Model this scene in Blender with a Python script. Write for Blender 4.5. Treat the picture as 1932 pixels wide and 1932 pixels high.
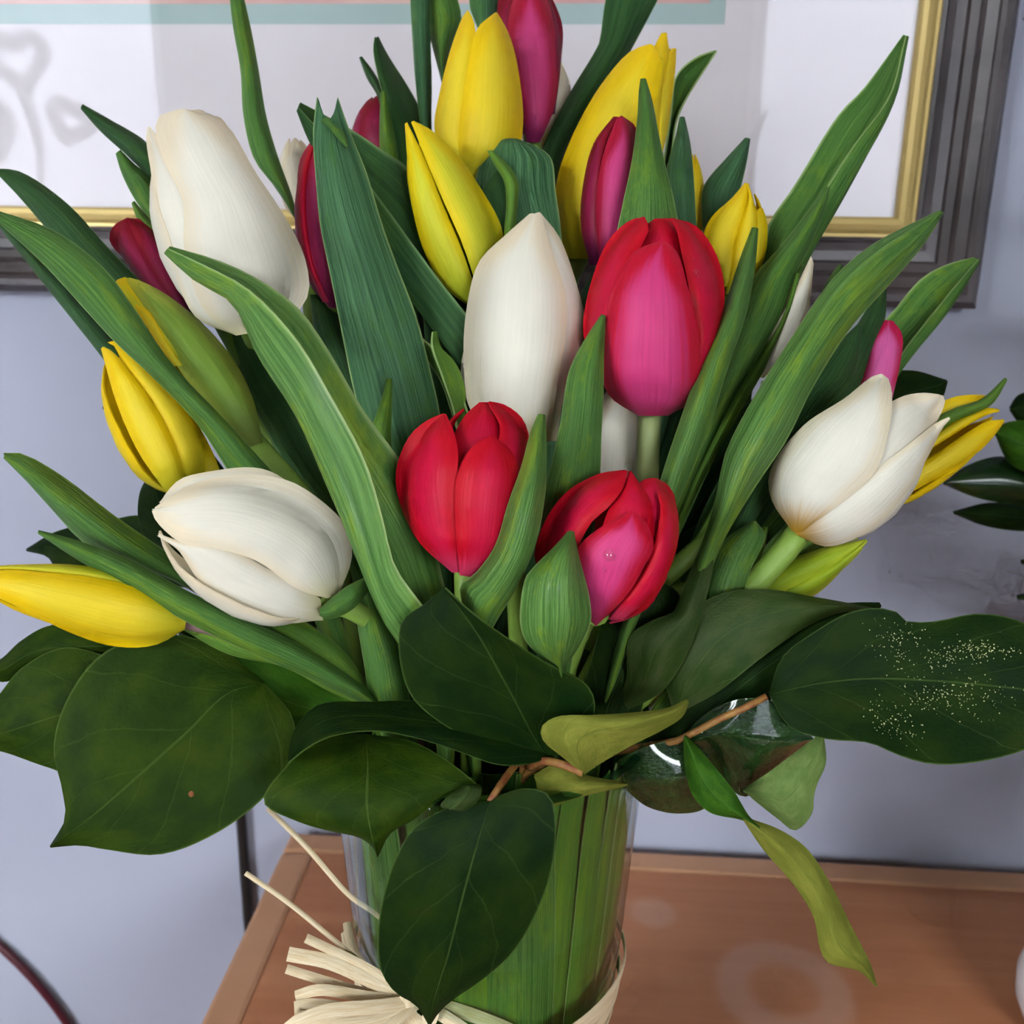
import bpy, math, random
import numpy as np
from mathutils import Vector, Matrix
random.seed(7); rng = np.random.default_rng(7)
for o in list(bpy.data.objects): bpy.data.objects.remove(o)
S = bpy.context.scene; COL = S.collection

# ------------------------------------------------------------------ camera
F = 1900.0                                   # focal length in pixels of the 1932 frame
PITCH, YAW, ROLL = math.radians(17.0), math.radians(4.0), math.radians(0.7)
FWD = np.array([-math.sin(YAW)*math.cos(PITCH), math.cos(YAW)*math.cos(PITCH), -math.sin(PITCH)])
_r = np.cross(FWD, [0, 0, 1]); _r /= np.linalg.norm(_r); _u = np.cross(_r, FWD)
RIGHT = _r*math.cos(ROLL) + _u*math.sin(ROLL); UP = -_r*math.sin(ROLL) + _u*math.cos(ROLL)
ZT = 0.75; ZRIM = ZT + 0.25                  # table top, vase rim
CAM = np.array([0.03464, -0.37401, 1.24248])
cd = bpy.data.cameras.new('camera'); cam = bpy.data.objects.new('camera', cd); COL.objects.link(cam)
cam.matrix_world = Matrix(((RIGHT[0], UP[0], -FWD[0], CAM[0]), (RIGHT[1], UP[1], -FWD[1], CAM[1]),
                           (RIGHT[2], UP[2], -FWD[2], CAM[2]), (0, 0, 0, 1)))
cd.sensor_width = 36; cd.lens = 36*F/1932; cd.clip_start = 0.02; cd.clip_end = 200
cd.dof.use_dof = True; cd.dof.focus_distance = 0.375; cd.dof.aperture_fstop = 15
S.camera = cam
# ------------------------------------------------------------------ sky, daylight, exposure
W = bpy.data.worlds.new('overcast_sky'); S.world = W; W.use_nodes = True
bg = W.node_tree.nodes['Background']; bg.inputs[0].default_value = (0.93, 0.97, 1.0, 1); bg.inputs[1].default_value = 12.0
S.view_settings.view_transform = 'Standard'; S.view_settings.look = 'None'
S.view_settings.gamma = 1; S.view_settings.use_curve_mapping = False
S.view_settings.exposure = 1.3
S.cycles.max_bounces = 5; S.cycles.diffuse_bounces = 3; S.cycles.glossy_bounces = 3
S.cycles.transparent_max_bounces = 16; S.cycles.transmission_bounces = 3
S.cycles.use_adaptive_sampling = True; S.cycles.adaptive_threshold = 0.1; S.cycles.adaptive_min_samples = 12
S.cycles.use_denoising = True; S.cycles.caustics_reflective = False; S.cycles.caustics_refractive = False
WIN_Y = -2.0                                 # the wall with the windows, behind the camera
WINDOWS = [(-2.25, -1.19, 0.35, 2.45), (-0.47, -0.37, 0.95, 2.0), (0.46, 1.40, 0.60, 2.0)]   # x0 x1 z0 z1
for k, (x0, x1, z0, z1) in enumerate(WINDOWS):          # portals guide the sky light through the real openings
    ld = bpy.data.lights.new('window_portal', 'AREA'); ld.shape = 'RECTANGLE'
    ld.size = x1-x0; ld.size_y = z1-z0; ld.cycles.is_portal = True
    lo = bpy.data.objects.new('window_portal', ld); COL.objects.link(lo)
    lo.location = ((x0+x1)/2, WIN_Y-0.06, (z0+z1)/2); lo.rotation_euler = (math.pi/2, 0, 0)

# ------------------------------------------------------------------ geometry helpers
def P(x, y, d):                              # the point at pixel (x, y) and depth d metres
    return CAM + d*(FWD + (x-966)/F*RIGHT - (y-966)/F*UP)
def on_plane(x, y, n, p):
    r = P(x, y, 1) - CAM; n = np.array(n, float)
    return CAM + r*(np.dot(np.array(p)-CAM, n)/np.dot(r, n))
def project(p):
    v = np.array(p)-CAM; z = v@FWD
    return 966+F*(v@RIGHT)/z, 966-F*(v@UP)/z, z

def spline(pts, n):                          # Catmull-Rom, n samples at even arc length
    p = np.array(pts, float)
    if len(p) == 2:
        t = np.linspace(0, 1, n)[:, None]; return p[0]*(1-t)+p[1]*t
    q = np.vstack([2*p[0]-p[1], p, 2*p[-1]-p[-2]]); out = []
    for i in range(1, len(q)-2):
        a, b, c, d = q[i-1], q[i], q[i+1], q[i+2]
        ta = np.linalg.norm(b-a)**.5+1e-9; tb = np.linalg.norm(c-b)**.5+1e-9; tc = np.linalg.norm(d-c)**.5+1e-9
        m1 = tb*((b-a)/ta-(c-a)/(ta+tb)+(c-b)/tb); m2 = tb*((c-b)/tb-(d-b)/(tb+tc)+(d-c)/tc)
        for t in np.linspace(0, 1, 12, endpoint=False):
            out.append((2*t**3-3*t**2+1)*b+(t**3-2*t**2+t)*m1+(-2*t**3+3*t**2)*c+(t**3-t**2)*m2)
    out.append(q[-2]); out = np.array(out)
    s = np.concatenate([[0], np.cumsum(np.linalg.norm(np.diff(out, axis=0), axis=1))])
    if s[-1] < 1e-9: return np.repeat(out[:1], n, 0)
    si = np.linspace(0, s[-1], n)
    return np.stack([np.interp(si, s, out[:, k]) for k in range(out.shape[1])], 1)
def lerp_list(v, n):
    v = np.atleast_1d(np.array(v, float))
    if len(v) == 1: return np.full(n, v[0])
    return spline(np.stack([np.linspace(0, 1, len(v)), v], 1), n)[:, 1] if len(v) > 2 else np.linspace(v[0], v[1], n)

def tag(o, label=None, cat=None, group=None, kind=None):
    if label: o['label'] = label
    if cat: o['category'] = cat
    if group: o['group'] = group
    if kind: o['kind'] = kind
    return o
def empty(name, loc, label, cat, group=None):
    o = bpy.data.objects.new(name, None); COL.objects.link(o); o.location = loc; o.empty_display_size = 0.01
    return tag(o, label, cat, group)
def world_loc(o):
    l = np.zeros(3)
    while o is not None: l = l+np.array(o.location); o = o.parent
    return l
def mesh_obj(name, verts, faces, mat, parent=None, uvs=None, smooth=True, solid=0.0, off=0.0, bevel=0.0, loc=None):
    v = np.array(verts, float)
    base = world_loc(parent) if parent is not None else np.zeros(3)
    org = np.array(loc, float) if loc is not None else (base if parent is not None else v.mean(0))
    me = bpy.data.meshes.new(name); me.from_pydata((v-org).tolist(), [], faces)
    if uvs is not None:
        ul = me.uv_layers.new(name='UVMap'); li = np.zeros(len(me.loops), int); me.loops.foreach_get('vertex_index', li)
        ul.data.foreach_set('uv', np.array(uvs, float)[li].ravel())
    if smooth: me.polygons.foreach_set('use_smooth', np.ones(len(me.polygons), bool))
    me.materials.append(mat); me.update()
    o = bpy.data.objects.new(name, me); COL.objects.link(o)
    o.location = (org-base).tolist()
    if parent is not None: o.parent = parent
    if solid:
        m = o.modifiers.new('thickness', 'SOLIDIFY'); m.thickness = solid; m.offset = off
        m = o.modifiers.new('sharp_rim', 'EDGE_SPLIT'); m.split_angle = math.radians(50)
    if bevel:
        m = o.modifiers.new('bevel', 'BEVEL'); m.width = bevel; m.segments = 2; m.limit_method = 'ANGLE'
    return o
def grid_faces(nu, nv, close_u=False):
    f = []
    for i in range(nv-1):
        for j in range(nu-1 if not close_u else nu):
            k = (j+1) % nu
            f.append((i*nu+j, i*nu+k, (i+1)*nu+k, (i+1)*nu+j))
    return f
def tube(name, pts, rad, mat, parent=None, n=10, seg=24, resample=True, **kw):
    c = spline(pts, seg) if resample else np.array(pts, float); m = len(c)
    r = lerp_list(rad, m); T = np.gradient(c, axis=0); T /= np.linalg.norm(T, axis=1)[:, None]+1e-12
    a = np.cross(T[0], [0.3, 0.2, 1.0]); a /= np.linalg.norm(a); V = []; UVs = []
    for i in range(m):
        a = a-T[i]*(a@T[i]); a /= np.linalg.norm(a); b = np.cross(T[i], a)
        for j in range(n):
            t = 2*math.pi*j/n; V.append(c[i]+r[i]*(math.cos(t)*a+math.sin(t)*b)); UVs.append((j/n, i/(m-1)))
    f = grid_faces(n, m, True); f.append(tuple(range(n))[::-1]); f.append(tuple((m-1)*n+j for j in range(n)))
    return mesh_obj(name, V, f, mat, parent, UVs, **kw)
def box(name, lo, hi, mat, parent=None, bevel=0.0, **kw):
    (x0, y0, z0), (x1, y1, z1) = lo, hi
    V = [(x0,y0,z0),(x1,y0,z0),(x1,y1,z0),(x0,y1,z0),(x0,y0,z1),(x1,y0,z1),(x1,y1,z1),(x0,y1,z1)]
    Fc = [(0,3,2,1),(4,5,6,7),(0,1,5,4),(1,2,6,5),(2,3,7,6),(3,0,4,7)]
    return mesh_obj(name, V, Fc, mat, parent, smooth=False, bevel=bevel, **kw)
def lathe(name, prof, centre, mat, parent=None, n=64, **kw):
    V = []; UVs = []
    for i, (r, z) in enumerate(prof):
        for j in range(n):
            t = 2*math.pi*j/n; V.append((centre[0]+r*math.cos(t), centre[1]+r*math.sin(t), centre[2]+z)); UVs.append((j/n, i/(len(prof)-1)))
    return mesh_obj(name, V, grid_faces(n, len(prof), True), mat, parent, UVs, **kw)

# ------------------------------------------------------------------ materials
def lin(c): return tuple(((x/255)/12.92 if x/255 <= .04045 else ((x/255+.055)/1.055)**2.4) for x in c)
class NT:
    def __init__(s, name):
        s.m = bpy.data.materials.new(name); s.m.use_nodes = True; s.t = s.m.node_tree; s.n = s.t.nodes; s.l = s.t.links
        s.p = s.n['Principled BSDF']; s.out = s.n['Material Output']
    def add(s, t, **kw):
        o = s.n.new(t)
        for k, v in kw.items(): setattr(o, k, v)
        return o
    def set(s, sock, v):
        if hasattr(v, 'is_linked') or isinstance(v, bpy.types.NodeSocket): s.l.new(v, sock)
        else:
            if isinstance(v, tuple) and len(v) == 3 and sock.type == 'RGBA': v = (*v, 1)
            sock.default_value = v
    def math(s, op, a, b=None, c=None, clamp=False):
        o = s.add('ShaderNodeMath', operation=op, use_clamp=clamp); s.set(o.inputs[0], a)
        if b is not None: s.set(o.inputs[1], b)
        if c is not None: s.set(o.inputs[2], c)
        return o.outputs[0]
    def ramp(s, x, a, b):                    # smoothstep a..b -> 0..1
        o = s.add('ShaderNodeMapRange', interpolation_type='SMOOTHSTEP'); s.set(o.inputs[0], x)
        o.inputs[1].default_value = a; o.inputs[2].default_value = b; return o.outputs[0]
    def mix(s, f, a, b):
        o = s.add('ShaderNodeMix', data_type='RGBA'); s.set(o.inputs[0], f); s.set(o.inputs[6], a); s.set(o.inputs[7], b); return o.outputs[2]
    def uv(s):
        t = s.add('ShaderNodeTexCoord'); x = s.add('ShaderNodeSeparateXYZ'); s.l.new(t.outputs['UV'], x.inputs[0])
        return x.outputs[0], x.outputs[1]
    def xyz(s, which='Object'):
        t = s.add('ShaderNodeTexCoord'); x = s.add('ShaderNodeSeparateXYZ'); s.l.new(t.outputs[which], x.inputs[0]); return x.outputs
    def noise(s, x, y, z=0.0, scale=1.0, detail=3.0, rough=.55):
        c = s.add('ShaderNodeCombineXYZ'); s.set(c.inputs[0], x); s.set(c.inputs[1], y); s.set(c.inputs[2], z)
        n = s.add('ShaderNodeTexNoise'); s.l.new(c.outputs[0], n.inputs['Vector'])
        n.inputs['Scale'].default_value = scale; n.inputs['Detail'].default_value = detail; n.inputs['Roughness'].default_value = rough
        return n.outputs[0]
    def onoise(s, scale, detail=3.0, stretch=(1, 1, 1), which='Object'):
        t = s.add('ShaderNodeTexCoord'); mp = s.add('ShaderNodeMapping'); mp.inputs['Scale'].default_value = stretch
        s.l.new(t.outputs[which], mp.inputs[0]); n = s.add('ShaderNodeTexNoise'); s.l.new(mp.outputs[0], n.inputs['Vector'])
        n.inputs['Scale'].default_value = scale; n.inputs['Detail'].default_value = detail; return n.outputs[0]
    def rand(s):
        return s.add('ShaderNodeObjectInfo').outputs['Random']
    def bump(s, h, strength, dist=.001):
        b = s.add('ShaderNodeBump'); s.set(b.inputs['Height'], h); b.inputs['Strength'].default_value = strength
        b.inputs['Distance'].default_value = dist; s.l.new(b.outputs[0], s.p.inputs['Normal']); return b.outputs[0]
    def prin(s, col=None, rough=None, **kw):
        if col is not None: s.set(s.p.inputs['Base Color'], col)
        if rough is not None: s.set(s.p.inputs['Roughness'], rough)
        for k, v in kw.items(): s.set(s.p.inputs[k.replace('_', ' ')], v)
        return s
    def translucent(s, fac, col, normal=None):
        t = s.add('ShaderNodeBsdfTranslucent'); s.set(t.inputs[0], col)
        if normal is not None: s.l.new(normal, t.inputs['Normal'])
        m = s.add('ShaderNodeMixShader'); m.inputs[0].default_value = fac
        s.l.new(s.p.outputs[0], m.inputs[1]); s.l.new(t.outputs[0], m.inputs[2]); s.l.new(m.outputs[0], s.out.inputs[0]); return s

def plain(name, col, rough=.6, **kw):
    return NT(name).prin(lin(col), rough, **kw).m
def petal_mat(name, centre, edge, base, trans, c_lo=.15, c_hi=.95, base_h=.22, tip=None, rough=.48, streak=.25, sheen=0.0):
    t = NT(name); u, v = t.uv(); e = t.math('ABSOLUTE', t.math('MULTIPLY_ADD', u, 2, -1))
    st = t.noise(t.math('MULTIPLY', u, 26), t.math('MULTIPLY', v, 1.6), t.math('MULTIPLY', t.rand(), 40), 1.0, 4)
    big = t.noise(t.math('MULTIPLY', u, 2.2), t.math('MULTIPLY', v, 2.4), t.math('MULTIPLY', t.rand(), 90), 1.0, 2)
    ee = t.math('ADD', e, t.math('MULTIPLY', t.math('SUBTRACT', st, .5), .55))
    ee = t.math('ADD', ee, t.math('MULTIPLY', t.ramp(v, .62, 1.0), .75))
    col = t.mix(t.ramp(ee, c_lo, c_hi), lin(centre), lin(edge))
    bs = t.math('SUBTRACT', v, t.math('MULTIPLY', t.math('SUBTRACT', st, .5), .15))
    bf = t.math('SUBTRACT', 1.0, t.ramp(bs, .0, base_h)); col = t.mix(bf, col, lin(base))
    if tip is not None: col = t.mix(t.math('MULTIPLY', t.ramp(v, .86, 1.0), .8), col, lin(tip))
    hs = t.add('ShaderNodeHueSaturation'); t.l.new(col, hs.inputs['Color'])
    t.set(hs.inputs['Value'], t.math('ADD', t.math('MULTIPLY', t.math('SUBTRACT', st, .5), streak), t.math('MULTIPLY_ADD', big, .22, .89)))
    col = hs.outputs[0]
    t.prin(col, rough, Specular_IOR_Level=.22, Sheen_Weight=sheen, Sheen_Roughness=.4)
    n = t.bump(st, .22, .0012); t.translucent(trans, col, n); return t.m
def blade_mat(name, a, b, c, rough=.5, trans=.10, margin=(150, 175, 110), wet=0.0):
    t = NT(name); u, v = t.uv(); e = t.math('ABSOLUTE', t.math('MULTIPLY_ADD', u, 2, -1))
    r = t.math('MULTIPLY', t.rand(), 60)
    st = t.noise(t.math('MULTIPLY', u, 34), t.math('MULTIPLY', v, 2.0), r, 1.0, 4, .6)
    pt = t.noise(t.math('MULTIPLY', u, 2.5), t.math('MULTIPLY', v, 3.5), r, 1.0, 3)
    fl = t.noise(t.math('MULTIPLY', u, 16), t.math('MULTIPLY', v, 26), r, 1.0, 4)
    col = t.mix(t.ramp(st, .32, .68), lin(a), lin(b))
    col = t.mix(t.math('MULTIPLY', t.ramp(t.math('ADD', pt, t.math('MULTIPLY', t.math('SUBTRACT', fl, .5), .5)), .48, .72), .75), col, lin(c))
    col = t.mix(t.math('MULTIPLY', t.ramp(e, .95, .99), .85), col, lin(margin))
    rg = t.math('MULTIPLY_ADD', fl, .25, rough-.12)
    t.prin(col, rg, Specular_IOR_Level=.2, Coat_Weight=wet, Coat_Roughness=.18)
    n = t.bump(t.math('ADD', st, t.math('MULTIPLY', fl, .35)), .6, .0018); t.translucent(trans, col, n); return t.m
def broad_mat(name, a, b, vein, rough=.55, trans=.05, coat=0.0, veins=.40, spec=.07, wetbump=0.0, mottle=(58, 62, 20)):
    t = NT(name); u, v = t.uv(); e = t.math('ABSOLUTE', t.math('MULTIPLY_ADD', u, 2, -1)); r = t.math('MULTIPLY', t.rand(), 60)
    fl = t.noise(t.math('MULTIPLY', u, 5), t.math('MULTIPLY', v, 6), r, 1.0, 5)
    fine = t.noise(t.math('MULTIPLY', u, 45), t.math('MULTIPLY', v, 60), r, 1.0, 3)
    col = t.mix(t.ramp(fl, .36, .66), lin(a), lin(b))
    col = t.mix(t.math('MULTIPLY', t.ramp(fl, .60, .80), .5), col, lin(mottle))
    ph = t.math('FRACT', t.math('ADD', t.math('SUBTRACT', t.math('MULTIPLY', v, 4.2), t.math('MULTIPLY', t.math('POWER', e, .8), 1.9)), t.math('MULTIPLY', fl, .35)))
    side = t.math('SUBTRACT', 1.0, t.ramp(t.math('ABSOLUTE', t.math('SUBTRACT', ph, .5)), .0, .035))
    midr = t.math('SUBTRACT', 1.0, t.ramp(e, .006, .022))
    vn = t.math('MAXIMUM', t.math('MULTIPLY', side, .45), midr)
    col = t.mix(t.math('MULTIPLY', vn, veins), col, lin(vein))
    col = t.mix(t.math('MULTIPLY', t.ramp(e, .975, .995), .6), col, lin(vein))
    t.prin(col, t.math('MULTIPLY_ADD', fl, .2, rough-.1), Specular_IOR_Level=spec, Coat_Weight=coat, Coat_Roughness=.2 if not wetbump else .07)
    n = t.bump(t.math('ADD', t.math('MULTIPLY', vn, -.5), t.math('MULTIPLY', fine, .6)), .45, .0012) if not wetbump else t.bump(t.math('ADD', t.math('MULTIPLY', fl, 2.0), t.noise(t.math('MULTIPLY', u, 14), t.math('MULTIPLY', v, 16), r, 1.0, 2)), wetbump, .004); t.translucent(trans, lin((90, 130, 20)), n); return t.m
def glass_mat(name, tint, rough=0.0, ior=1.5, strength=1.0):
    t = NT(name); t.n.remove(t.p); lw = t.add('ShaderNodeLayerWeight'); lw.inputs[0].default_value = .5; r0 = ((ior-1)/(ior+1))**2
    fz = t.math('MULTIPLY_ADD', t.math('POWER', lw.outputs['Facing'], 5.0), 1-r0, r0)
    tr = t.add('ShaderNodeBsdfTransparent'); t.set(tr.inputs[0], tint); gl = t.add('ShaderNodeBsdfGlossy'); gl.inputs['Roughness'].default_value = rough
    mx = t.add('ShaderNodeMixShader'); f = t.math('MULTIPLY', fz, strength, clamp=True)
    t.l.new(f, mx.inputs[0]); t.l.new(tr.outputs[0], mx.inputs[1]); t.l.new(gl.outputs[0], mx.inputs[2]); t.l.new(mx.outputs[0], t.out.inputs[0]); return t.m

M = {}
M['white'] = petal_mat('white_petal', (244, 240, 226), (244, 232, 206), (234, 226, 186), .40, .5, 1.1, .18, streak=.07)
M['cream'] = petal_mat('cream_petal', (238, 230, 208), (236, 222, 190), (215, 205, 150), .30, .4, 1.0, .25, streak=.07)
M['white_gold'] = petal_mat('white_petal_golden_base', (244, 241, 228), (242, 231, 204), (206, 160, 52), .40, .5, 1.1, .24, streak=.07)
M['red'] = petal_mat('red_petal', (208, 18, 62), (198, 5, 32), (216, 60, 100), .22, .1, .9, .18, streak=.18)
M['pink'] = petal_mat('pink_petal', (212, 62, 124), (198, 8, 46), (190, 34, 92), .22, .35, .95, .16, streak=.3, sheen=.15)
M['magenta'] = petal_mat('magenta_petal', (206, 66, 126), (176, 14, 52), (134, 34, 88), .2, .25, .95, .25, streak=.3, sheen=.15)
M['maroon'] = petal_mat('maroon_petal', (142, 24, 66), (128, 8, 30), (96, 26, 66), .16, .1, .9, .3, streak=.25)
M['hotpink'] = petal_mat('hot_pink_petal', (240, 110, 180), (224, 24, 84), (236, 130, 190), .25, .45, 1.0, .3, streak=.25)
M['yellow'] = petal_mat('yellow_petal', (236, 212, 48), (240, 204, 8), (206, 196, 40), .25, .2, .95, .3, tip=(246, 206, 20), streak=.16)
M['yellow_green'] = petal_mat('yellow_green_petal', (214, 210, 50), (232, 206, 14), (176, 188, 44), .25, .2, .95, .45, tip=(240, 204, 20), streak=.16)
M['green_bud'] = petal_mat('green_bud_petal', (124, 156, 60), (164, 176, 66), (110, 126, 58), .15, .3, 1.1, .3, tip=(214, 204, 50), streak=.2)
M['lime_bud'] = petal_mat('lime_bud_petal', (160, 186, 40), (196, 212, 60), (120, 150, 30), .25, .3, 1.0, .35, tip=(214, 222, 70), streak=.15)
M['blade'] = blade_mat('tulip_leaf', (62, 106, 44), (92, 136, 62), (112, 146, 42))
M['blade_blue'] = blade_mat('tulip_leaf_bluish', (46, 90, 56), (84, 128, 86), (70, 116, 56))
M['blade_lime'] = blade_mat('tulip_leaf_yellowish', (88, 136, 56), (116, 158, 56), (132, 166, 40), trans=.2)
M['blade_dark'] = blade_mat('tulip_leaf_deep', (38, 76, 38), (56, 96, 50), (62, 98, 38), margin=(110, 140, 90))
M['blade_wet'] = blade_mat('tulip_leaf_wet', (66, 110, 46), (104, 148, 74), (126, 156, 40), rough=.44, wet=.12)
M['salal'] = broad_mat('salal_leaf', (12, 34, 8), (26, 46, 8), (74, 98, 44), mottle=(38, 44, 10))
M['salal_olive'] = broad_mat('salal_leaf_olive', (28, 50, 6), (44, 64, 8), (80, 102, 44), mottle=(62, 70, 12))
M['salal_under'] = broad_mat('salal_leaf_underside', (112, 118, 44), (130, 134, 54), (92, 96, 38), rough=.65, coat=0, trans=.12, mottle=(104, 102, 34), veins=.5)
M['salal_pale'] = broad_mat('salal_leaf_pale', (96, 122, 62), (118, 140, 78), (84, 104, 50), rough=.65, trans=.12, mottle=(128, 100, 46), veins=.4)
M['salal_grey'] = broad_mat('salal_leaf_dull', (40, 64, 22), (62, 78, 38), (96, 110, 60), rough=.45, mottle=(84, 78, 58), spec=.15)
M['salal_wet'] = broad_mat('salal_leaf_wet', (14, 40, 10), (24, 54, 12), (72, 106, 48), rough=.35, coat=.7, mottle=(40, 58, 12))
M['salal_soaked'] = broad_mat('salal_leaf_soaked', (12, 44, 12), (22, 58, 14), (70, 104, 50), rough=.4, coat=1.0, spec=.3, wetbump=.45, mottle=(30, 60, 20))
M['salal_mid'] = broad_mat('salal_leaf_green', (40, 80, 16), (56, 96, 20), (100, 130, 60))
M['stem'] = NT('tulip_stem').prin(lin((128, 160, 66)), .45, Specular_IOR_Level=.4).m
M['stem_pale'] = NT('pale_stem').prin(lin((168, 184, 120)), .45).m
M['stem_purple'] = NT('purplish_stem').prin(lin((124, 98, 96)), .5).m
t = NT('woody_twig'); nz = t.onoise(180, 4); M['twig'] = t.prin(t.mix(t.ramp(nz, .35, .7), lin((150, 110, 52)), lin((122, 66, 34))), .6).m
# ------------------------------------------------------------------ setting materials
t = NT('painted_wall'); nz = t.onoise(60, 5); nb = t.onoise(2.2, 2)
c = t.mix(t.ramp(nb, .3, .7), lin((160, 163, 181)), lin((166, 170, 187))); t.prin(c, .75, Specular_IOR_Level=.25); t.bump(nz, .12, .002); M['wall'] = t.m
M['wall_warm'] = plain('warm_brown_wall_paint', (126, 104, 84), .8); M['ceiling'] = plain('ceiling_paint', (196, 190, 182), .9)
t = NT('wooden_floor'); nz = t.onoise(3, 6, (1, 9, 1)); M['floor'] = t.prin(t.mix(nz, lin((120, 86, 60)), lin((86, 58, 38))), .5).m
TBX0, TBX1, TBY0, TBY1 = -0.192, 0.80, -0.33, 0.322
STAIN = [on_plane(1478, 1868, (0, 0, 1), (0, 0, ZT)), on_plane(1232, 1722, (0, 0, 1), (0, 0, ZT))]
t = NT('table_wood'); x, y, z = t.xyz('Object')
g = t.noise(t.math('MULTIPLY', x, 3.0), t.math('MULTIPLY', y, 42), 0.0, 1.0, 6, .6)
g2 = t.noise(t.math('MULTIPLY', x, 9), t.math('MULTIPLY', y, 14), 3.0, 1.0, 4)
c = t.mix(t.ramp(g, .3, .7), lin((168, 106, 68)), lin((182, 122, 84))); c = t.mix(t.math('MULTIPLY', t.ramp(g2, .5, .75), .45), c, lin((150, 90, 52)))
for k, (q, ra, rb) in enumerate(((STAIN[0], .030, .046), (STAIN[1], .0, .016))):     # pale rings left by wet pots
    dx = t.math('SUBTRACT', x, float(q[0])); dy = t.math('SUBTRACT', y, float(q[1]))
    rr = t.math('SQRT', t.math('ADD', t.math('MULTIPLY', dx, dx), t.math('MULTIPLY', dy, dy)))
    rr = t.math('ADD', rr, t.math('MULTIPLY', t.math('SUBTRACT', g2, .5), .012))
    ring = t.math('MULTIPLY', t.ramp(rr, ra-.012, ra), t.math('SUBTRACT', 1.0, t.ramp(rr, rb-.006, rb+.004)))
    c = t.mix(t.math('MULTIPLY', ring, .38), c, lin((194, 156, 136)))
t.prin(c, t.math('MULTIPLY_ADD', g2, .2, .33), Specular_IOR_Level=.45); t.bump(g, .08, .001); M['wood'] = t.m
t = NT('table_edge_wood'); nz = t.onoise(5, 5, (1, 6, 1)); M['wood_edge'] = t.prin(t.mix(nz, lin((178, 128, 92)), lin((190, 142, 106))), .4).m
t = NT('dark_moulding'); x, y, z = t.xyz('Object')
nz = t.onoise(14, 5, (1, 1, 1)); t2 = t.onoise(60, 4)
c = t.mix(t.ramp(nz, .3, .75), lin((44, 37, 38)), lin((78, 69, 70))); t.prin(c, .38, Specular_IOR_Level=.5); t.bump(t2, .15, .001); M['frame'] = t.m
M['gold'] = NT('gold_fillet').prin(lin((196, 172, 108)), .36, Metallic=.35).m
M['mat_board'] = plain('white_mat_board', (222, 216, 220), .85); M['teal'] = plain('teal_mat_board', (168, 190, 188), .85)
t = NT('art_print'); nz = t.onoise(9, 4); M['art'] = t.prin(t.mix(t.ramp(nz, .35, .65), lin((206, 158, 156)), lin((226, 190, 180))), .8).m
M['picture_glass'] = glass_mat('picture_glass', (1, 1, 1), 0.0, 1.52, 0.95)
M['window_glass'] = glass_mat('window_glass', (.98, .99, .99), 0.0, 1.5, 1.0)
M['white_trim'] = plain('white_trim', (236, 236, 232), .5)
M['snow'] = plain('snow', (232, 236, 244), .9); M['bank'] = plain('snowy_bank', (100, 100, 108), .9)
M['cable'] = plain('black_cable', (22, 18, 20), .4); M['cable_red'] = plain('dark_red_cable', (74, 14, 30), .35)
M['ceramic'] = plain('white_ceramic', (226, 224, 228), .25, Coat_Weight=.3)
M['soil'] = plain('potting_soil', (50, 38, 30), .95)

# ------------------------------------------------------------------ room shell
YW = 0.336
RX0, RX1, ZC = -3.2, 2.4, 2.6
struct = lambda o: tag(o, kind='structure')
struct(box('wall_picture', (RX0, YW, 0), (RX1, YW+.1, ZC), M['wall']))
struct(box('wall_left', (RX0-.1, WIN_Y-.12, 0), (RX0, YW+.1, ZC), M['wall_warm']))
struct(box('wall_right', (RX1, WIN_Y-.12, 0), (RX1+.1, YW+.1, ZC), M['wall_warm']))
struct(box('floor', (RX0-.1, WIN_Y-.12, -.1), (RX1+.1, YW+.1, 0), M['floor']))
struct(box('ceiling', (RX0-.1, WIN_Y-.12, ZC), (RX1+.1, YW+.1, ZC+.1), M['ceiling']))
V = []; Fc = []
def addbox(lo, hi):
    k = len(V); (x0, y0, z0), (x1, y1, z1) = lo, hi
    V.extend([(x0,y0,z0),(x1,y0,z0),(x1,y1,z0),(x0,y1,z0),(x0,y0,z1),(x1,y0,z1),(x1,y1,z1),(x0,y1,z1)])
    Fc.extend([tuple(k+i for i in f) for f in [(0,3,2,1),(4,5,6,7),(0,1,5,4),(1,2,6,5),(2,3,7,6),(3,0,4,7)]])
xs = RX0
for (x0, x1, z0, z1) in WINDOWS:
    addbox((xs, WIN_Y-.12, 0), (x0, WIN_Y, ZC)); addbox((x0, WIN_Y-.12, 0), (x1, WIN_Y, z0)); addbox((x0, WIN_Y-.12, z1), (x1, WIN_Y, ZC)); xs = x1
addbox((xs, WIN_Y-.12, 0), (RX1, WIN_Y, ZC))
struct(mesh_obj('wall_window', V, Fc, M['wall_warm'], smooth=False))
for k, (x0, x1, z0, z1) in enumerate(WINDOWS):
    r = empty('window_%d' % (k+1), ((x0+x1)/2, WIN_Y-.08, z0), None, None); struct(r); w = .02 if x1-x0 < .3 else .045
    box('window_frame', (x0, WIN_Y-.10, z0), (x0+w, WIN_Y-.06, z1), M['white_trim'], r); box('window_frame', (x1-w, WIN_Y-.10, z0), (x1, WIN_Y-.06, z1), M['white_trim'], r)
    box('window_frame', (x0+w, WIN_Y-.10, z0), (x1-w, WIN_Y-.06, z0+w), M['white_trim'], r); box('window_frame', (x0+w, WIN_Y-.10, z1-w), (x1-w, WIN_Y-.06, z1), M['white_trim'], r)
    box('window_pane', (x0+w, WIN_Y-.082, z0+w), (x1-w, WIN_Y-.078, z1-w), M['window_glass'], r)
    box('window_sill', (x0-.03, WIN_Y-.02, z0-.03), (x1+.03, WIN_Y+.05, z0), M['white_trim'], r)
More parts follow.
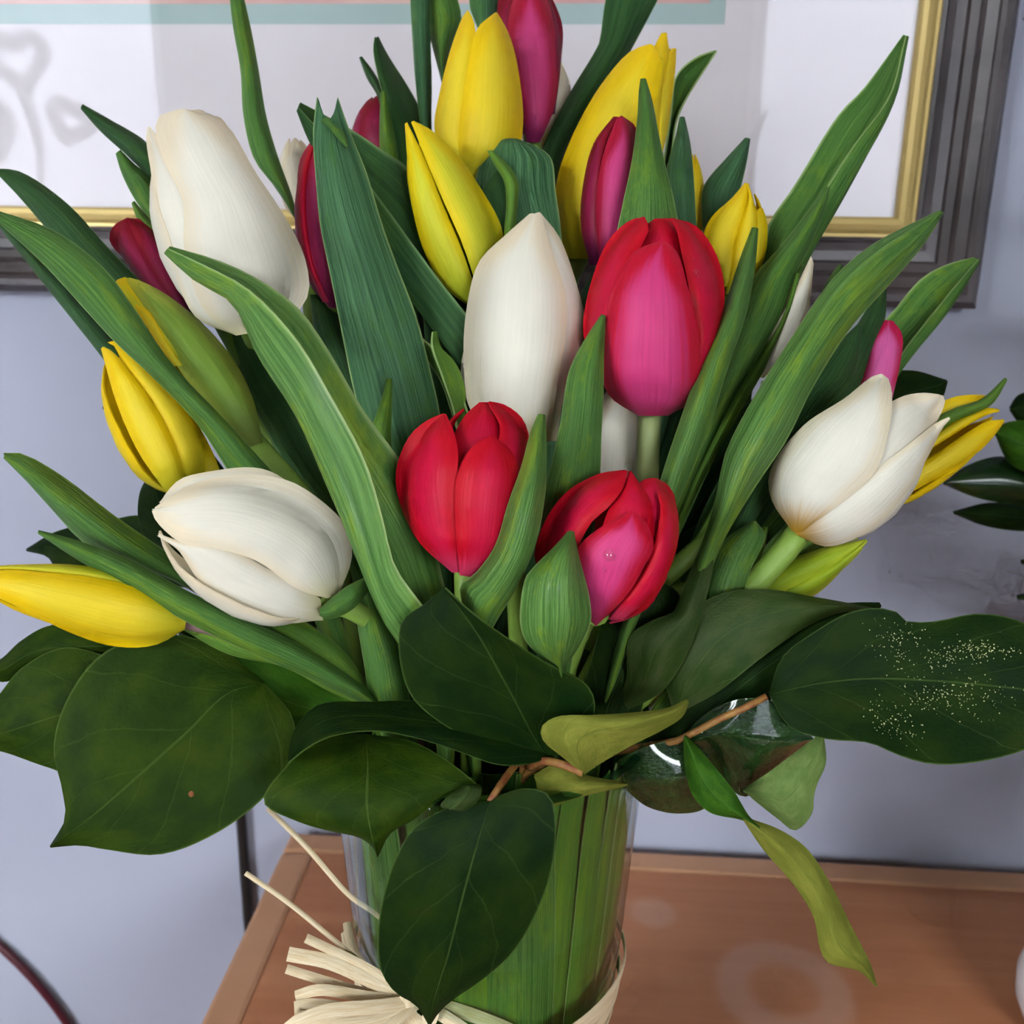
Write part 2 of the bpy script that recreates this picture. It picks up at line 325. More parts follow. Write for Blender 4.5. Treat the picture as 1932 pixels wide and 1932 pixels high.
struct(box('ground_outside', (-30, -40, -.6), (30, WIN_Y-.13, -.5), M['snow']))
nb_ = 60; V = []; Fc = []
for i in range(nb_):
    xx = -22+44*i/(nb_-1); h = 3.38+.08*math.sin(i*.9)+.1*math.sin(i*2.3+1)
    for (yy, zz) in ((-9.0, -.55), (-9.6, h*.6), (-10.2, h), (-13, h*.9), (-14, -.55)): V.append((xx, yy+.3*math.sin(i*1.7), zz))
for i in range(nb_-1):
    for j in range(4): Fc.append((i*5+j, (i+1)*5+j, (i+1)*5+j+1, i*5+j+1))
struct(mesh_obj('hill_outside', V, Fc, M['bank']))

# ------------------------------------------------------------------ table
tb = empty('wooden_table', ((TBX0+TBX1)/2, (TBY0+TBY1)/2, 0), 'brown wooden table with pale ring stains holding the tulip vase', 'table')
e = .026
box('table_top', (TBX0+e, TBY0+e, ZT-.03), (TBX1-e, TBY1-e, ZT), M['wood'], tb, loc=(0, 0, ZT-.015))
V = [];
def frame_bar(p): return p
for nm, lo, hi in (('edge_band', (TBX0, TBY1-e, ZT-.034), (TBX1, TBY1, ZT+.0004)), ('edge_band', (TBX0, TBY0, ZT-.034), (TBX1, TBY0+e, ZT+.0004)),
                   ('edge_band', (TBX0, TBY0+e, ZT-.034), (TBX0+e, TBY1-e, ZT+.0004)), ('edge_band', (TBX1-e, TBY0+e, ZT-.034), (TBX1, TBY1-e, ZT+.0004))):
    box(nm, lo, hi, M['wood_edge'], tb, bevel=.004)
for sx in (TBX0+.03, TBX1-.075):
    for sy in (TBY0+.03, TBY1-.075): box('leg', (sx, sy, 0), (sx+.045, sy+.045, ZT-.034), M['wood_edge'], tb, bevel=.004)

# ------------------------------------------------------------------ framed picture
GI = on_plane(1692, 410, (0, 1, 0), (0, YW-.016, 0)); GO = on_plane(1840, 578, (0, 1, 0), (0, YW-.014, 0))
xi1, zi0 = GI[0], GI[2]; xo1, zo0 = GO[0], GO[2]; gw = .0125; rw = ((xo1-xi1)+(zi0-zo0))/2-gw
xi0, zi1 = xi1-.78, zi0+.56
pf = empty('framed_picture', ((xi0+xi1)/2, YW, zi0), 'large framed picture with dark moulding, gold lip and teal inner mat', 'picture')
def rails(name, prof, mat, o0, sharp=True):
    cs = [(xi0, zi0, -1, -1), (xi1, zi0, 1, -1), (xi1, zi1, 1, 1), (xi0, zi1, -1, 1)]
    for k in range(4):
        a, b = cs[k], cs[(k+1) % 4]; V = []; n = len(prof)
        for q in (a, b):
            for (o, h) in prof: V.append((q[0]+q[2]*(o0+o), YW-.001-h, q[1]+q[3]*(o0+o)))
        f = [(j, j+1, n+j+1, n+j) for j in range(n-1)]+[(n-1, 0, n, 2*n-1), tuple(range(n))[::-1], tuple(range(n, 2*n))]
        mesh_obj(name, V, f, mat, pf, smooth=False)
rails('gold_lip', [(0, 0), (0, .0125), (.0015, .0145), (.0045, .0155), (.008, .0145), (.0105, .013), (.0125, .0135), (.0125, 0)], M['gold'], 0)
w_ = rw
rails('frame_rail', [(0, 0), (0, .0155), (.0025, .0165), (.0035, .0145), (w_*.2, .0135), (w_*.34, .014), (w_*.37, .0165), (w_*.48, .0185), (w_*.52, .0175), (w_*.56, .0195),
                     (w_*.70, .0225), (w_*.74, .0215), (w_*.80, .0235), (w_*.90, .023), (w_*.95, .020), (w_, .017), (w_, 0)], M['frame'], gw)
TM = on_plane(1367, 46, (0, 1, 0), (0, YW-.008, 0)); bx = xi1-TM[0]; bz = TM[2]-zi0; bw = .0095
def ring(name, o_out, o_in, yf, th, mat):      # rectangular ring of board, offsets (x, z) from the opening
    V = []
    for yy in (yf, yf+th):
        for (ox, oz) in (o_out, o_in): V += [(xi0+ox, yy, zi0+oz), (xi1-ox, yy, zi0+oz), (xi1-ox, yy, zi1-oz), (xi0+ox, yy, zi1-oz)]
    f = []
    for i in range(4):
        j = (i+1) % 4; f += [(i, j, 4+j, 4+i), (8+i, 12+i, 12+j, 8+j), (4+i, 4+j, 12+j, 12+i), (i, 8+i, 8+j, j)]
    mesh_obj(name, V, f, mat, pf, smooth=False)
ring('mat_board', (-.004, -.004), (bx, bz), YW-.008, .002, M['mat_board'])
ring('inner_mat', (bx-.01, bz-.01), (bx+bw, bz+bw*1.3), YW-.006, .002, M['teal'])
box('art_print', (xi0+bx, YW-.004, zi0+bz), (xi1-bx, YW-.003, zi1-bz), M['art'], pf)
box('glass_pane', (xi0-.003, YW-.0115, zi0-.003), (xi1+.003, YW-.0100, zi1+.003), M['picture_glass'], pf)

# ------------------------------------------------------------------ cables
cp = on_plane(462, 1650, (0, 1, 0), (0, YW-.006, 0))
tag(tube('power_cable', [(cp[0], YW-.006, .91), (cp[0]+.0006, YW-.006, .8), (cp[0], YW-.006, .6), (cp[0]+.004, YW-.006, .3), (cp[0]+.01, YW-.008, .03), (cp[0]+.05, YW-.03, .006), (cp[0]+.2, YW-.06, .005)], .0042, M['cable'], seg=40),
    'black power cable hanging straight down the wall beside the table', 'cable')
wp = lambda x, y: on_plane(x, y, (0, 1, 0), (0, YW-.006, 0))
tag(tube('power_cable', [wp(-160, 1745), wp(-60, 1748), wp(0, 1786), wp(60, 1845), wp(105, 1900), wp(140, 1955), wp(190, 2100), (wp(200, 2100)[0], YW-.01, .2), (wp(210, 2100)[0], YW-.03, .006), (wp(210, 2100)[0]-.3, YW-.1, .005)], .0036, M['cable_red'], seg=60),
    'dark red cable looping down the wall at the lower left corner', 'cable')

# ------------------------------------------------------------------ houseplant
pc = on_plane(1944, 2000, (0, 0, 1), (0, 0, ZT)); pr = .052; pcx, pcy = pc[0]+pr*.97, pc[1]+.02
hp = empty('potted_houseplant', (pcx, pcy, ZT), 'glossy green houseplant in a white round pot at the table edge', 'houseplant')
lathe('pot', [(.001, .0005), (pr*.72, .0005), (pr*.86, .005), (pr*.98, .02), (pr, .034), (pr*.95, .046), (pr*.84, .054), (pr*.80, .054), (pr*.79, .047), (.001, .047)], (pcx, pcy, ZT), M['ceramic'], hp)
lathe('soil', [(.001, .0485), (pr*.5, .05), (pr*.785, .048), (pr*.78, .0475)], (pcx, pcy, ZT), M['soil'], hp, n=32)
# ------------------------------------------------------------------ bouquet builders
VASE_R = [(0.0, .050), (.05, .050), (.10, .0525), (.15, .0560), (.20, .0600), (.235, .0622), (.262, .0642), (.288, .0675)]
def vase_r(z): return float(np.interp(z, [a for a, b in VASE_R], [b for a, b in VASE_R]))
def neck(p, ang=None, spread=1.0):             # where a stem that carries p passes the rim, and where it ends
    v = np.array(p[:2]); a = math.atan2(v[1], v[0]) if ang is None else ang
    r = min(.0545, .016+.36*np.linalg.norm(v))*spread
    return np.array([r*math.cos(a), r*math.sin(a), ZRIM-.006]), np.array([.76*r*math.cos(a+.3)+random.uniform(-.004, .004), .76*r*math.sin(a+.3)+random.uniform(-.004, .004), ZT+.016+random.uniform(0, .012)])

GRID = {}                                      # surface points of each leaf, for drops
def blade(parent, lines, d, off=(0.004, -0.003, 0.004), mat='blade', root=True, ns=9, nt=26, solid=.0009, name='leaf', ripple=0.0, crease=False, arch=0.0):
    Ls = [spline(l, nt) for l in lines]
    if len(Ls) == 2: Ls = [Ls[0], (Ls[0]+Ls[1])/2, Ls[1]]
    dd = lerp_list(d, nt); tt = np.linspace(0, 1, nt); taper = np.minimum(1, np.minimum(tt, 1)*5+.15)
    pts = np.zeros((nt, ns, 3)); ss = np.linspace(-1, 1, ns)
    ph = random.uniform(0, 6)
    for i in range(nt):
        for j, s in enumerate(ss):
            wl, wm, wr = (max(-s, 0), 1-abs(s), max(s, 0)) if crease else (s*(s-1)/2, 1-s*s, s*(s+1)/2)
            q = wl*Ls[0][i]+wm*Ls[1][i]+wr*Ls[2][i]
            o = (wl*off[0]+wm*off[1]+wr*off[2])*taper[i]+ripple*abs(s)**2*math.sin(tt[i]*9+ph+(1.7 if s > 0 else 0))-arch*4*(abs(s)-s*s)*math.sin(math.pi*tt[i])
            pts[i, j] = P(q[0], q[1], dd[i]+o)
    vv = tt.copy()
    if root:                                   # carry the sheath down into the vase neck
        c = pts[-1].mean(0); c1 = pts[-4].mean(0); T = (c-c1); T /= np.linalg.norm(T)+1e-9
        nk = np.array(root, float) if not isinstance(root, bool) else neck(c)[0]; L = np.linalg.norm(nk-c); ext = []
        n_e = 9; dn = np.array([nk[0]*-.2, nk[1]*-.2, -1.0]); dn /= np.linalg.norm(dn)
        for k in range(1, n_e+1):
            u = k/n_e; h0, h1, h2, h3 = 2*u**3-3*u**2+1, u**3-2*u**2+u, -2*u**3+3*u**2, u**3-u**2
            cc = h0*c+h1*T*L*.8+h2*nk+h3*dn*L*.8; sc = (1-u)**1.2+u*.28 if True else 1
            ext.append(cc+(pts[-1]-c)*sc)
        pts = np.concatenate([pts, np.array(ext)]); vv = np.concatenate([tt*.8, .8+.2*np.linspace(1/n_e, 1, n_e)])
    N = len(pts); uv = [((s+1)/2, vv[i]) for i in range(N) for s in ss]
    o = mesh_obj(name, pts.reshape(-1, 3), grid_faces(ns, N), M[mat], parent, uv, solid=solid, off=0.0); GRID[o.name] = pts; return o

PROF = ([0, .08, .2, .4, .62, .8, .93, 1.0], [.30, .62, .88, 1.0, .96, .78, .52, .30])
def traced_petal(parent, A, B, mat, body, lift=0.0, conv=.0016, ns=13, nt=24, wave=0.0, flat=1.0):
    (bx_, by_), (tx, ty), (d0, d1), w = body
    a = spline(A, nt); b = spline(B, nt); ax = np.array([tx-bx_, ty-by_], float); L = np.linalg.norm(ax); ax /= L; pr = np.array([-ax[1], ax[0]])
    V = []; uv = []; ph = random.uniform(0, 6)
    for i in range(nt):
        t_ = i/(nt-1)
        for j in range(ns):
            s = -1+2*j/(ns-1); q = a[i]*(1-s)/2+b[i]*(1+s)/2
            if wave: q = q+pr*wave*abs(s)**3*math.sin(t_*14+ph+s)+ax*wave*.8*t_**6*math.sin(s*5+ph)
            rel = q-np.array([bx_, by_]); v = min(max(rel@ax/L, 0), 1); lat = rel@pr/w
            rr = np.interp(v, *PROF); k = math.sqrt(max(rr*rr-lat*lat, 0)+.004)
            dax = d0+(d1-d0)*v; g = math.sin(math.pi*min(1, max(0, .06+.94*t_)))**.6
            dep = dax-w*dax/F*.95*k*flat-lift-conv*(1-s*s)*g+conv*.6*abs(s)**4*g
            V.append(P(q[0], q[1], dep)); uv.append(((s+1)/2, t_))
    return mesh_obj('petal', V, grid_faces(ns, nt), M[mat], parent, uv, solid=.0007, off=0.0)
def round_petals(parent, body, mat, angs, rs=.9, half=1.05, hs=1.0, ns=11, nt=18, open_=0.0):
    (bx_, by_), (tx, ty), (d0, d1), w = body
    p0, p1 = P(bx_, by_, d0), P(tx, ty, d1); Z = p1-p0; L = np.linalg.norm(Z); Z /= L
    view = (p0+p1)/2-CAM; view /= np.linalg.norm(view); X = np.cross(Z, view); X /= np.linalg.norm(X); Y = np.cross(X, Z)
    if Y@view < 0: Y = -Y
    r0 = w*(d0+d1)/2/F*rs
    for th in angs:
        V = []; uv = []; hh = hs*random.uniform(.95, 1.0); inner = random.uniform(.95, 1.0)
        for i in range(nt):
            v = i/(nt-1); sh = math.sin(math.pi*min(1, .22+.78*v))**.55 if v < 1 else 0.0
            for j in range(ns):
                s = -1+2*j/(ns-1); ph = th+s*half*sh
                r = r0*np.interp(v, *PROF)*inner*(1-.06*s*s)+open_*r0*v**3
                V.append(p0+Z*((.05+.95*v)*L*hh)+(X*math.sin(ph)-Y*math.cos(ph))*r); uv.append(((s+1)/2, v))
        mesh_obj('petal', V, grid_faces(ns, nt), M[mat], parent, uv, solid=.0007, off=0.0)

def tulip(label, colour, base, tip, d, w, petals=(), back=None, stem=(), stem_mat='stem', full=False, rs=.9, stem_r=.0042, wave=0.0, neck_ang=None, hs=.97, flat=1.0):
    body = (base, tip, d, w); p0 = P(*base, d[0])
    ax = P(*tip, d[1])-p0; ax /= np.linalg.norm(ax)
    nk, bot = neck(p0, neck_ang)
    r = empty('tulip', bot, label, 'tulip', 'tulips in the vase')
    if full:
        round_petals(r, body, colour, (1.05, 3.14, 5.2), rs*.94, hs=hs); round_petals(r, body, colour, (0.0, 2.1, 4.2), rs, hs=hs*.99)
    else: round_petals(r, body, back or colour, (1.75, 3.14, 4.5), rs*.93, half=.85, hs=hs)
    for k, pt in enumerate(petals):
        A, B = pt[0], pt[1]; lift = pt[2] if len(pt) > 2 else 0.0; mt = pt[3] if len(pt) > 3 else colour
        traced_petal(r, A, B, mt, body, lift, wave=wave, flat=flat)
    way = [p0+ax*.004]
    if stem: way += [P(*q) for q in stem]
    else:
        L = np.linalg.norm(nk-p0); way += [p0-ax*L*.28, nk+(np.array([0, 0, 1])*L*.3+(p0-nk)*.12)]
    way += [nk, nk*.6+bot*.4, bot]
    tube('stem', way, stem_r, M[stem_mat], r, n=10, seg=30)
    return r

# ------------------------------------------------------------------ tulips
# white tulips
t1 = tulip('largest creamy white tulip, facing up at the upper left beside the window reflection', 'white', (468, 618), (342, 218), (.412, .402), 140, [
    ([(440,630),(372,598),(322,490),(300,425),(286,325),(281,300),(276,262),(279,240)], [(450,628),(410,590),(378,500),(362,390),(330,320),(300,260),(283,238)], -.002),
    ([(390,400),(345,285),(348,225),(368,208),(384,212)], [(480,400),(456,290),(430,242),(412,222),(398,220)], -.003),
    ([(446,632),(385,585),(350,470),(345,380),(314,310),(296,250),(300,222),(345,207)], [(480,628),(560,590),(584,550),(575,490),(530,400),(478,318),(436,248),(412,226),(352,207)], .0006)], wave=1.2, flat=.8, stem=[(500,690,.45),(600,900,.46),(780,1200,.45)])
t2 = tulip('tall creamy white tulip standing upright at the centre above two red ones', 'white', (985, 832), (1012, 404), (.408, .405), 112, [
    ([(1000,832),(1030,740),(1058,640),(1056,540),(1030,470),(1008,420)], [(1048,832),(1068,722),(1094,660),(1101,602),(1084,525),(1052,445),(1017,400)], -.002),
    ([(930,832),(886,770),(876,690),(884,570),(904,495),(958,442),(1000,405)], [(1034,832),(1048,740),(1066,640),(1064,545),(1042,478),(1019,402)], .001),
    ([(900,800),(872,720),(872,690),(880,640)], [(905,800),(890,720),(885,680),(882,640)], -.006)], wave=.8)
t3 = tulip('white tulip lying on its side at the lower left with a ragged tip', 'white', (622, 1138), (305, 968), (.386, .366), 132, [
    ([(595,1120),(500,1000),(400,935),(340,935),(310,950)], [(600,1000),(540,905),(440,884),(345,903),(310,935),(300,950)], -.003),
    ([(604,1128),(560,1104),(470,1052),(390,1022),(330,1018),(300,1010)], [(608,1172),(540,1173),(450,1150),(382,1096),(338,1042),(300,1012)], -.0005),
    ([(640,1118),(662,1052),(650,985),(565,918),(445,895),(365,912),(292,962)], [(615,1130),(575,1114),(490,1064),(405,1030),(335,1022),(296,985),(288,962)], .0010)], wave=3.4, flat=.55, stem=[(655,1145,.388),(740,1200,.40),(840,1330,.41)])
t4 = tulip('open white tulip with golden base leaning over a pale stem', 'white_gold', (1506, 1004), (1722, 748), (.402, .388), 142, [
    ([(1560,930),(1620,850),(1662,775),(1700,750),(1740,742),(1770,745)], [(1600,950),(1700,870),(1760,805),(1782,755),(1778,746)], -.003, 'white'),
    ([(1500,1006),(1560,955),(1640,895),(1700,850),(1765,800),(1790,788)], [(1508,1010),(1560,1030),(1640,1000),(1708,930),(1755,850),(1778,805),(1792,790)], -.0004),
    ([(1496,1002),(1456,940),(1454,890),(1515,805),(1595,752),(1645,712),(1662,706)], [(1512,1002),(1590,945),(1650,890),(1676,810),(1682,750),(1675,715),(1663,706)], .0014)],
    flat=.8, stem=[(1472,1050,.404),(1420,1105,.406),(1300,1240,.412),(1120,1400,.42)], stem_mat='stem', stem_r=.0052)
t5 = tulip('white tulip half hidden behind the pale stem below the pink tulip', 'white', (1160, 985), (1168, 715), (.425, .425), 62, full=True, rs=1.0)
t6 = tulip('white tulip showing one narrow petal between the leaves', 'white', (1450, 740), (1525, 490), (.43, .43), 48, [
    ([(1428,712),(1452,640),(1496,560),(1530,484)], [(1440,712),(1490,658),(1521,597),(1534,498)], .008)], rs=.5)
t7 = tulip('pale cream tulip peeking out behind the topmost red tulip', 'cream', (1012, 292), (1048, 104), (.51, .51), 46, full=True, rs=1.05)
t8 = tulip('pale cream tulip behind the red one at the upper left', 'cream', (575, 420), (556, 258), (.50, .50), 40, full=True, rs=1.0)
# red tulips
r1 = tulip('pink tulip with red edges on a pale upright stem', 'red', (1226, 786), (1246, 412), (.396, .388), 128, [
    ([(1200,600),(1200,480),(1206,440),(1235,414)], [(1300,600),(1292,480),(1284,440),(1262,413)], -.010),
    ([(1160,735),(1112,665),(1101,622),(1113,545),(1148,455),(1190,416),(1214,410)], [(1180,745),(1162,650),(1172,560),(1190,500),(1212,460),(1224,430),(1216,411)], -.002),
    ([(1285,745),(1318,650),(1300,545),(1285,475),(1275,430),(1262,414)], [(1312,742),(1345,650),(1366,562),(1352,485),(1312,427),(1266,412)], -.0015),
    ([(1205,783),(1150,745),(1135,690),(1146,610),(1166,530),(1198,475),(1248,456)], [(1260,783),(1312,750),(1322,690),(1312,605),(1292,525),(1276,475),(1252,456)], .0018, 'pink')],
    stem=[(1222,850,.398),(1218,930,.402),(1150,1200,.41),(1060,1400,.415)], stem_mat='stem_pale', stem_r=.0046)
r2 = tulip('bright red rounded tulip in front of the tall white one', 'red', (876, 1088), (905, 762), (.362, .358), 124, [
    ([(850,930),(852,840),(876,788),(905,760)], [(950,930),(956,840),(945,785),(922,760)], -.008),
    ([(905,1060),(930,950),(936,860),(944,805),(925,770)], [(960,1040),(986,925),(999,850),(986,792),(950,764),(922,758)], -.003),
    ([(854,1079),(792,1022),(756,950),(748,890),(774,822),(810,792),(838,781)], [(866,1078),(864,985),(862,905),(864,855),(856,815),(842,783)], .0004),
    ([(868,1084),(861,1000),(860,915),(878,862),(900,836),(926,824)], [(915,1090),(958,1035),(976,965),(980,895),(962,850),(930,824)], .0020)], stem=[(880,1150,.366),(890,1300,.385)])
r3 = tulip('red tulip with a pink front petal tilting to the side', 'red', (1122, 1178), (1208, 895), (.364, .354), 128, [
    ([(1180,1020),(1190,935),(1212,908),(1232,903)], [(1270,1010),(1272,940),(1258,915),(1236,903)], -.006),
    ([(1120,1060),(1148,965),(1172,928),(1188,890)], [(1236,1060),(1232,985),(1226,945),(1205,912),(1190,890)], -.003),
    ([(1085,1120),(1012,1062),(1022,1000),(1066,932),(1128,896),(1178,888)], [(1105,1110),(1090,1050),(1112,990),(1152,952),(1174,922),(1184,890)], -.001),
    ([(1150,1168),(1215,1080),(1240,1010),(1246,955),(1240,932)], [(1175,1168),(1240,1112),(1273,1042),(1279,990),(1269,942),(1243,930)], .000),
    ([(1114,1168),(1088,1095),(1092,1035),(1128,1000),(1190,966)], [(1124,1180),(1182,1122),(1218,1062),(1232,1030),(1218,988),(1196,966)], .0020, 'pink')], stem=[(1100,1178,.402),(1060,1300,.415)])
r4 = tulip('red tulip at the very top beside the tall yellow one', 'magenta', (1005, 270), (1000, -36), (.482, .482), 58, [
    ([(985,245),(962,130),(940,40),(944,-12),(960,-32)], [(996,245),(976,130),(964,60),(978,0),(985,-28)], -.001, 'maroon'),
    ([(1028,220),(1040,110),(1034,20),(1020,-22)], [(1046,215),(1058,110),(1060,50),(1042,0),(1025,-26)], -.001, 'maroon'),
    ([(994,268),(984,205),(966,125),(959,60),(966,8),(988,-28)], [(1018,268),(1044,205),(1053,130),(1046,60),(1032,0),(1012,-28)], .001)])
r5 = tulip('red tulip half covered by the broad notched leaf', 'magenta', (632, 582), (604, 262), (.438, .434), 72, stem=[(650,680,.47),(740,950,.46)], petals=[
    ([(622,580),(588,530),(568,450),(562,360),(568,300),(590,264)], [(655,580),(665,500),(668,400),(650,300),(606,262)], .001),
    ([(610,570),(580,500),(564,420),(566,330),(588,268)], [(620,570),(592,500),(578,420),(580,330),(596,264)], .002, 'red')])
r6 = tulip('dark red tulip mostly hidden behind upper leaves', 'maroon', (722, 350), (716, 176), (.50, .50), 58, full=True, rs=1.0)
r7 = tulip('deep maroon tulip tucked behind the largest white tulip', 'maroon', (356, 604), (236, 424), (.45, .452), 48, [
    ([(345,602),(282,545),(232,485),(208,455),(214,428),(240,412)], [(352,594),(292,502),(262,445),(244,412)], .000),
    ([(350,600),(286,515),(258,455),(240,413)], [(360,592),(338,530),(314,482),(296,434),(262,413)], .0012)])
r8 = tulip('slim dark red tulip between the yellow tulip and a pointed leaf', 'magenta', (1140, 510), (1168, 220), (.442, .438), 54, [
    ([(1114,500),(1097,425),(1102,345),(1122,270),(1158,221)], [(1138,500),(1130,425),(1132,335),(1146,262),(1166,221)], .0, 'maroon'),
    ([(1132,505),(1126,425),(1129,345),(1142,282),(1164,224)], [(1172,505),(1188,400),(1198,300),(1200,242),(1172,219)], .0014)])
r9 = tulip('bright pink tulip tip above the open white tulip', 'hotpink', (1640, 770), (1676, 604), (.44, .44), 38, [
    ([(1618,760),(1634,690),(1645,632),(1668,605)], [(1680,760),(1698,680),(1701,632),(1684,606)], .0012)])
r10 = tulip('red tulip almost hidden behind the tall yellow one at the top', 'maroon', (880, 300), (872, 62), (.52, .52), 44, full=True, rs=1.0)
# yellow tulips
y1 = tulip('tall yellow tulip with two pointed petals at the top centre', 'yellow', (897, 340), (908, 24), (.452, .452), 82, [
    ([(872,330),(838,288),(821,245),(833,165),(855,82),(877,26),(882,21)], [(890,335),(872,275),(884,165),(897,85),(893,40),(884,21)], .0002),
    ([(882,338),(866,300),(876,180),(889,95),(903,52),(934,25)], [(925,328),(976,282),(986,232),(977,135),(962,72),(942,32),(937,24)], .0016)])
y2 = tulip('yellow tulip bud with a dark seam leaning against the white tulip', 'yellow_green', (908, 582), (782, 230), (.428, .42), 74, [
    ([(890,580),(838,540),(800,470),(778,385),(770,305),(765,234)], [(905,575),(872,475),(834,385),(802,303),(768,232)], .0002),
    ([(910,575),(876,468),(836,375),(804,300),(777,231)], [(935,520),(948,440),(902,350),(852,282),(812,246),(780,229)], .0012)])
y3 = tulip('large yellow tulip leaning right behind the slim dark red one', 'yellow', (1092, 490), (1252, 66), (.462, .466), 88, [
    ([(1210,400),(1240,280),(1240,180),(1255,110),(1268,92)], [(1215,400),(1256,260),(1266,190),(1273,130),(1275,92)], -.004),
    ([(1200,300),(1215,150),(1230,100),(1248,64)], [(1240,300),(1250,180),(1262,110),(1257,62)], -.003),
    ([(1072,488),(1048,420),(1052,340),(1082,255),(1132,165),(1190,98),(1226,84)], [(1130,488),(1175,380),(1212,260),(1240,180),(1248,120),(1232,86)], .001)])
y4 = tulip('small yellow tulip behind the pink tulip with a split tip', 'yellow', (1378, 565), (1412, 350), (.44, .44), 56, [
    ([(1362,540),(1328,450),(1342,412),(1380,376),(1406,346)], [(1380,540),(1392,450),(1408,400),(1412,348)], .0),
    ([(1400,540),(1412,450),(1418,410),(1432,394)], [(1425,535),(1444,470),(1446,422),(1438,393)], -.001),
    ([(1370,555),(1386,470),(1402,412),(1414,370),(1408,348)], [(1402,550),(1424,470),(1428,415),(1424,390),(1411,347)], .0012)])
y5 = tulip('yellow tulip showing as a thin strip between two pointed leaves', 'yellow', (1300, 470), (1304, 284), (.47, .47), 28, full=True, rs=1.0)
y6 = tulip('yellow tulip pointing up left under the long leaf', 'yellow', (345, 935), (212, 648), (.426, .426), 86, [
    ([(335,935),(325,850),(280,750),(236,690),(214,650),(204,646)], [(420,930),(412,880),(352,772),(292,710),(246,662),(228,642)], -.0005),
    ([(315,928),(262,852),(222,762),(199,684),(192,658)], [(352,930),(338,865),(296,775),(246,705),(212,664),(196,655)], .0012)])
y7 = tulip('yellow tulip lying flat above the broad dark salal leaves', 'yellow', (357, 1172), (-60, 1090), (.388, .374), 66, [
    ([(310,1130),(205,1098),(100,1082),(0,1074),(-60,1086)], [(280,1122),(232,1086),(150,1068),(60,1066),(-20,1072),(-62,1088)], -.002, 'yellow_green'),
    ([(348,1186),(292,1216),(220,1219),(130,1191),(50,1151),(-62,1100)], [(352,1160),(255,1110),(182,1092),(90,1082),(0,1077),(-62,1092)], .001)],
    stem=[(400,1182,.388),(470,1208,.389),(560,1250,.392),(690,1316,.40),(800,1400,.41)], stem_mat='stem_purple', stem_r=.0034)
y8 = tulip('yellow bud half wrapped in green beside the maroon tulip', 'yellow_green', (482, 835), (232, 527), (.418, .415), 62, [
    ([(350,690),(280,640),(236,590),(214,548),(222,528)], [(380,700),(330,640),(288,580),(248,530),(236,524)], .0),
    ([(330,690),(290,640),(262,595),(255,575)], [(345,690),(308,630),(285,590),(258,574)], .0012, 'yellow'),
    ([(470,842),(415,792),(345,705),(300,630),(262,570),(240,528)], [(494,835),(476,752),(440,680),(382,612),(312,556),(262,530),(244,525)], .0008, 'green_bud')])
y9 = tulip('yellow tulip pointing out behind the open white one', 'yellow', (1640, 955), (1888, 776), (.446, .446), 54, [
    ([(1690,860),(1760,772),(1800,750),(1852,746),(1872,750)], [(1720,860),(1790,800),(1850,780),(1874,756)], -.003),
    ([(1680,900),(1750,850),(1815,808),(1862,782),(1884,776)], [(1660,960),(1740,840),(1810,790),(1860,770),(1885,774)], -.001),
    ([(1672,952),(1742,915),(1800,882),(1852,846),(1882,812),(1894,794)], [(1672,915),(1760,862),(1818,822),(1862,796),(1892,792)], .001)])
y10 = tulip('lime green bud under the open white tulip', 'lime_bud', (1400, 1150), (1634, 1019), (.425, .42), 38, [
    ([(1400,1140),(1450,1072),(1520,1046),(1580,1030),(1633,1018)], [(1415,1150),(1480,1118),(1560,1076),(1602,1046),(1634,1020)], .0),
    ([(1475,1120),(1540,1086),(1600,1048),(1634,1021)], [(1480,1150),(1545,1116),(1592,1070),(1636,1021)], .001)])

# ------------------------------------------------------------------ tulip leaves (each a part of the tulip it grows on), tip -> base
b = blade
b(r5, [[(599,184),(592,250),(597,330),(605,420),(625,520),(645,620),(665,720),(690,820),(712,890)], [(620,226),(626,300),(645,400),(675,500),(705,610),(738,720),(765,830),(785,890)],
       [(637,184),(660,250),(690,325),(722,430),(752,512),(786,602),(809,692),(829,782),(840,880)]], (.402, .398, .402, .41), (.005, -.004, .005), 'blade_blue')
b(r5, [[(606,228),(622,240),(640,262),(655,278)], [(618,222),(632,238),(646,250),(656,276)]], (.399, .396, .396), (0, -.001, 0), 'blade', root=False)
b(t3, [[(318,469),(385,500),(470,546),(560,640),(622,742),(690,870),(723,980),(746,1068),(798,1142)], [(311,477),(368,528),(440,572),(486,668),(560,785),(622,925),(680,1060),(735,1180),(775,1240)],
       [(320,466),(400,489),(476,522),(560,580),(612,650),(686,776),(752,866),(800,950),(832,1085)]], (.366, .358, .35, .348, .352, .36), (-.008, .002, .022), 'blade_wet')
b(y6, [[(-14,396),(102,437),(196,508),(258,592),(322,686),(420,790),(514,892)], [(-14,408),(81,495),(216,642),(280,702),(373,798),(430,885)]], (.40, .395, .39, .392, .40), (.002, -.004, .003), 'blade')
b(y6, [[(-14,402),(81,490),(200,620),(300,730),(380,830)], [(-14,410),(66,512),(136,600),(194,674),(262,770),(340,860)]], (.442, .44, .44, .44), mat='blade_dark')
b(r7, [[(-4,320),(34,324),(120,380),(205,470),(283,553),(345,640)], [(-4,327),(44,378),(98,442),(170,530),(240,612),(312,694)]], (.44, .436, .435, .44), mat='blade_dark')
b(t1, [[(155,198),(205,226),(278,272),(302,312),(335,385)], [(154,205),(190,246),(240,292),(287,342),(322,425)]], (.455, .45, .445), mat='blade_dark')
b(t1, [[(226,284),(252,310),(282,336),(302,380),(345,452)], [(220,290),(231,326),(256,376),(287,416),(322,472)]], (.448, .445, .442), mat='blade')
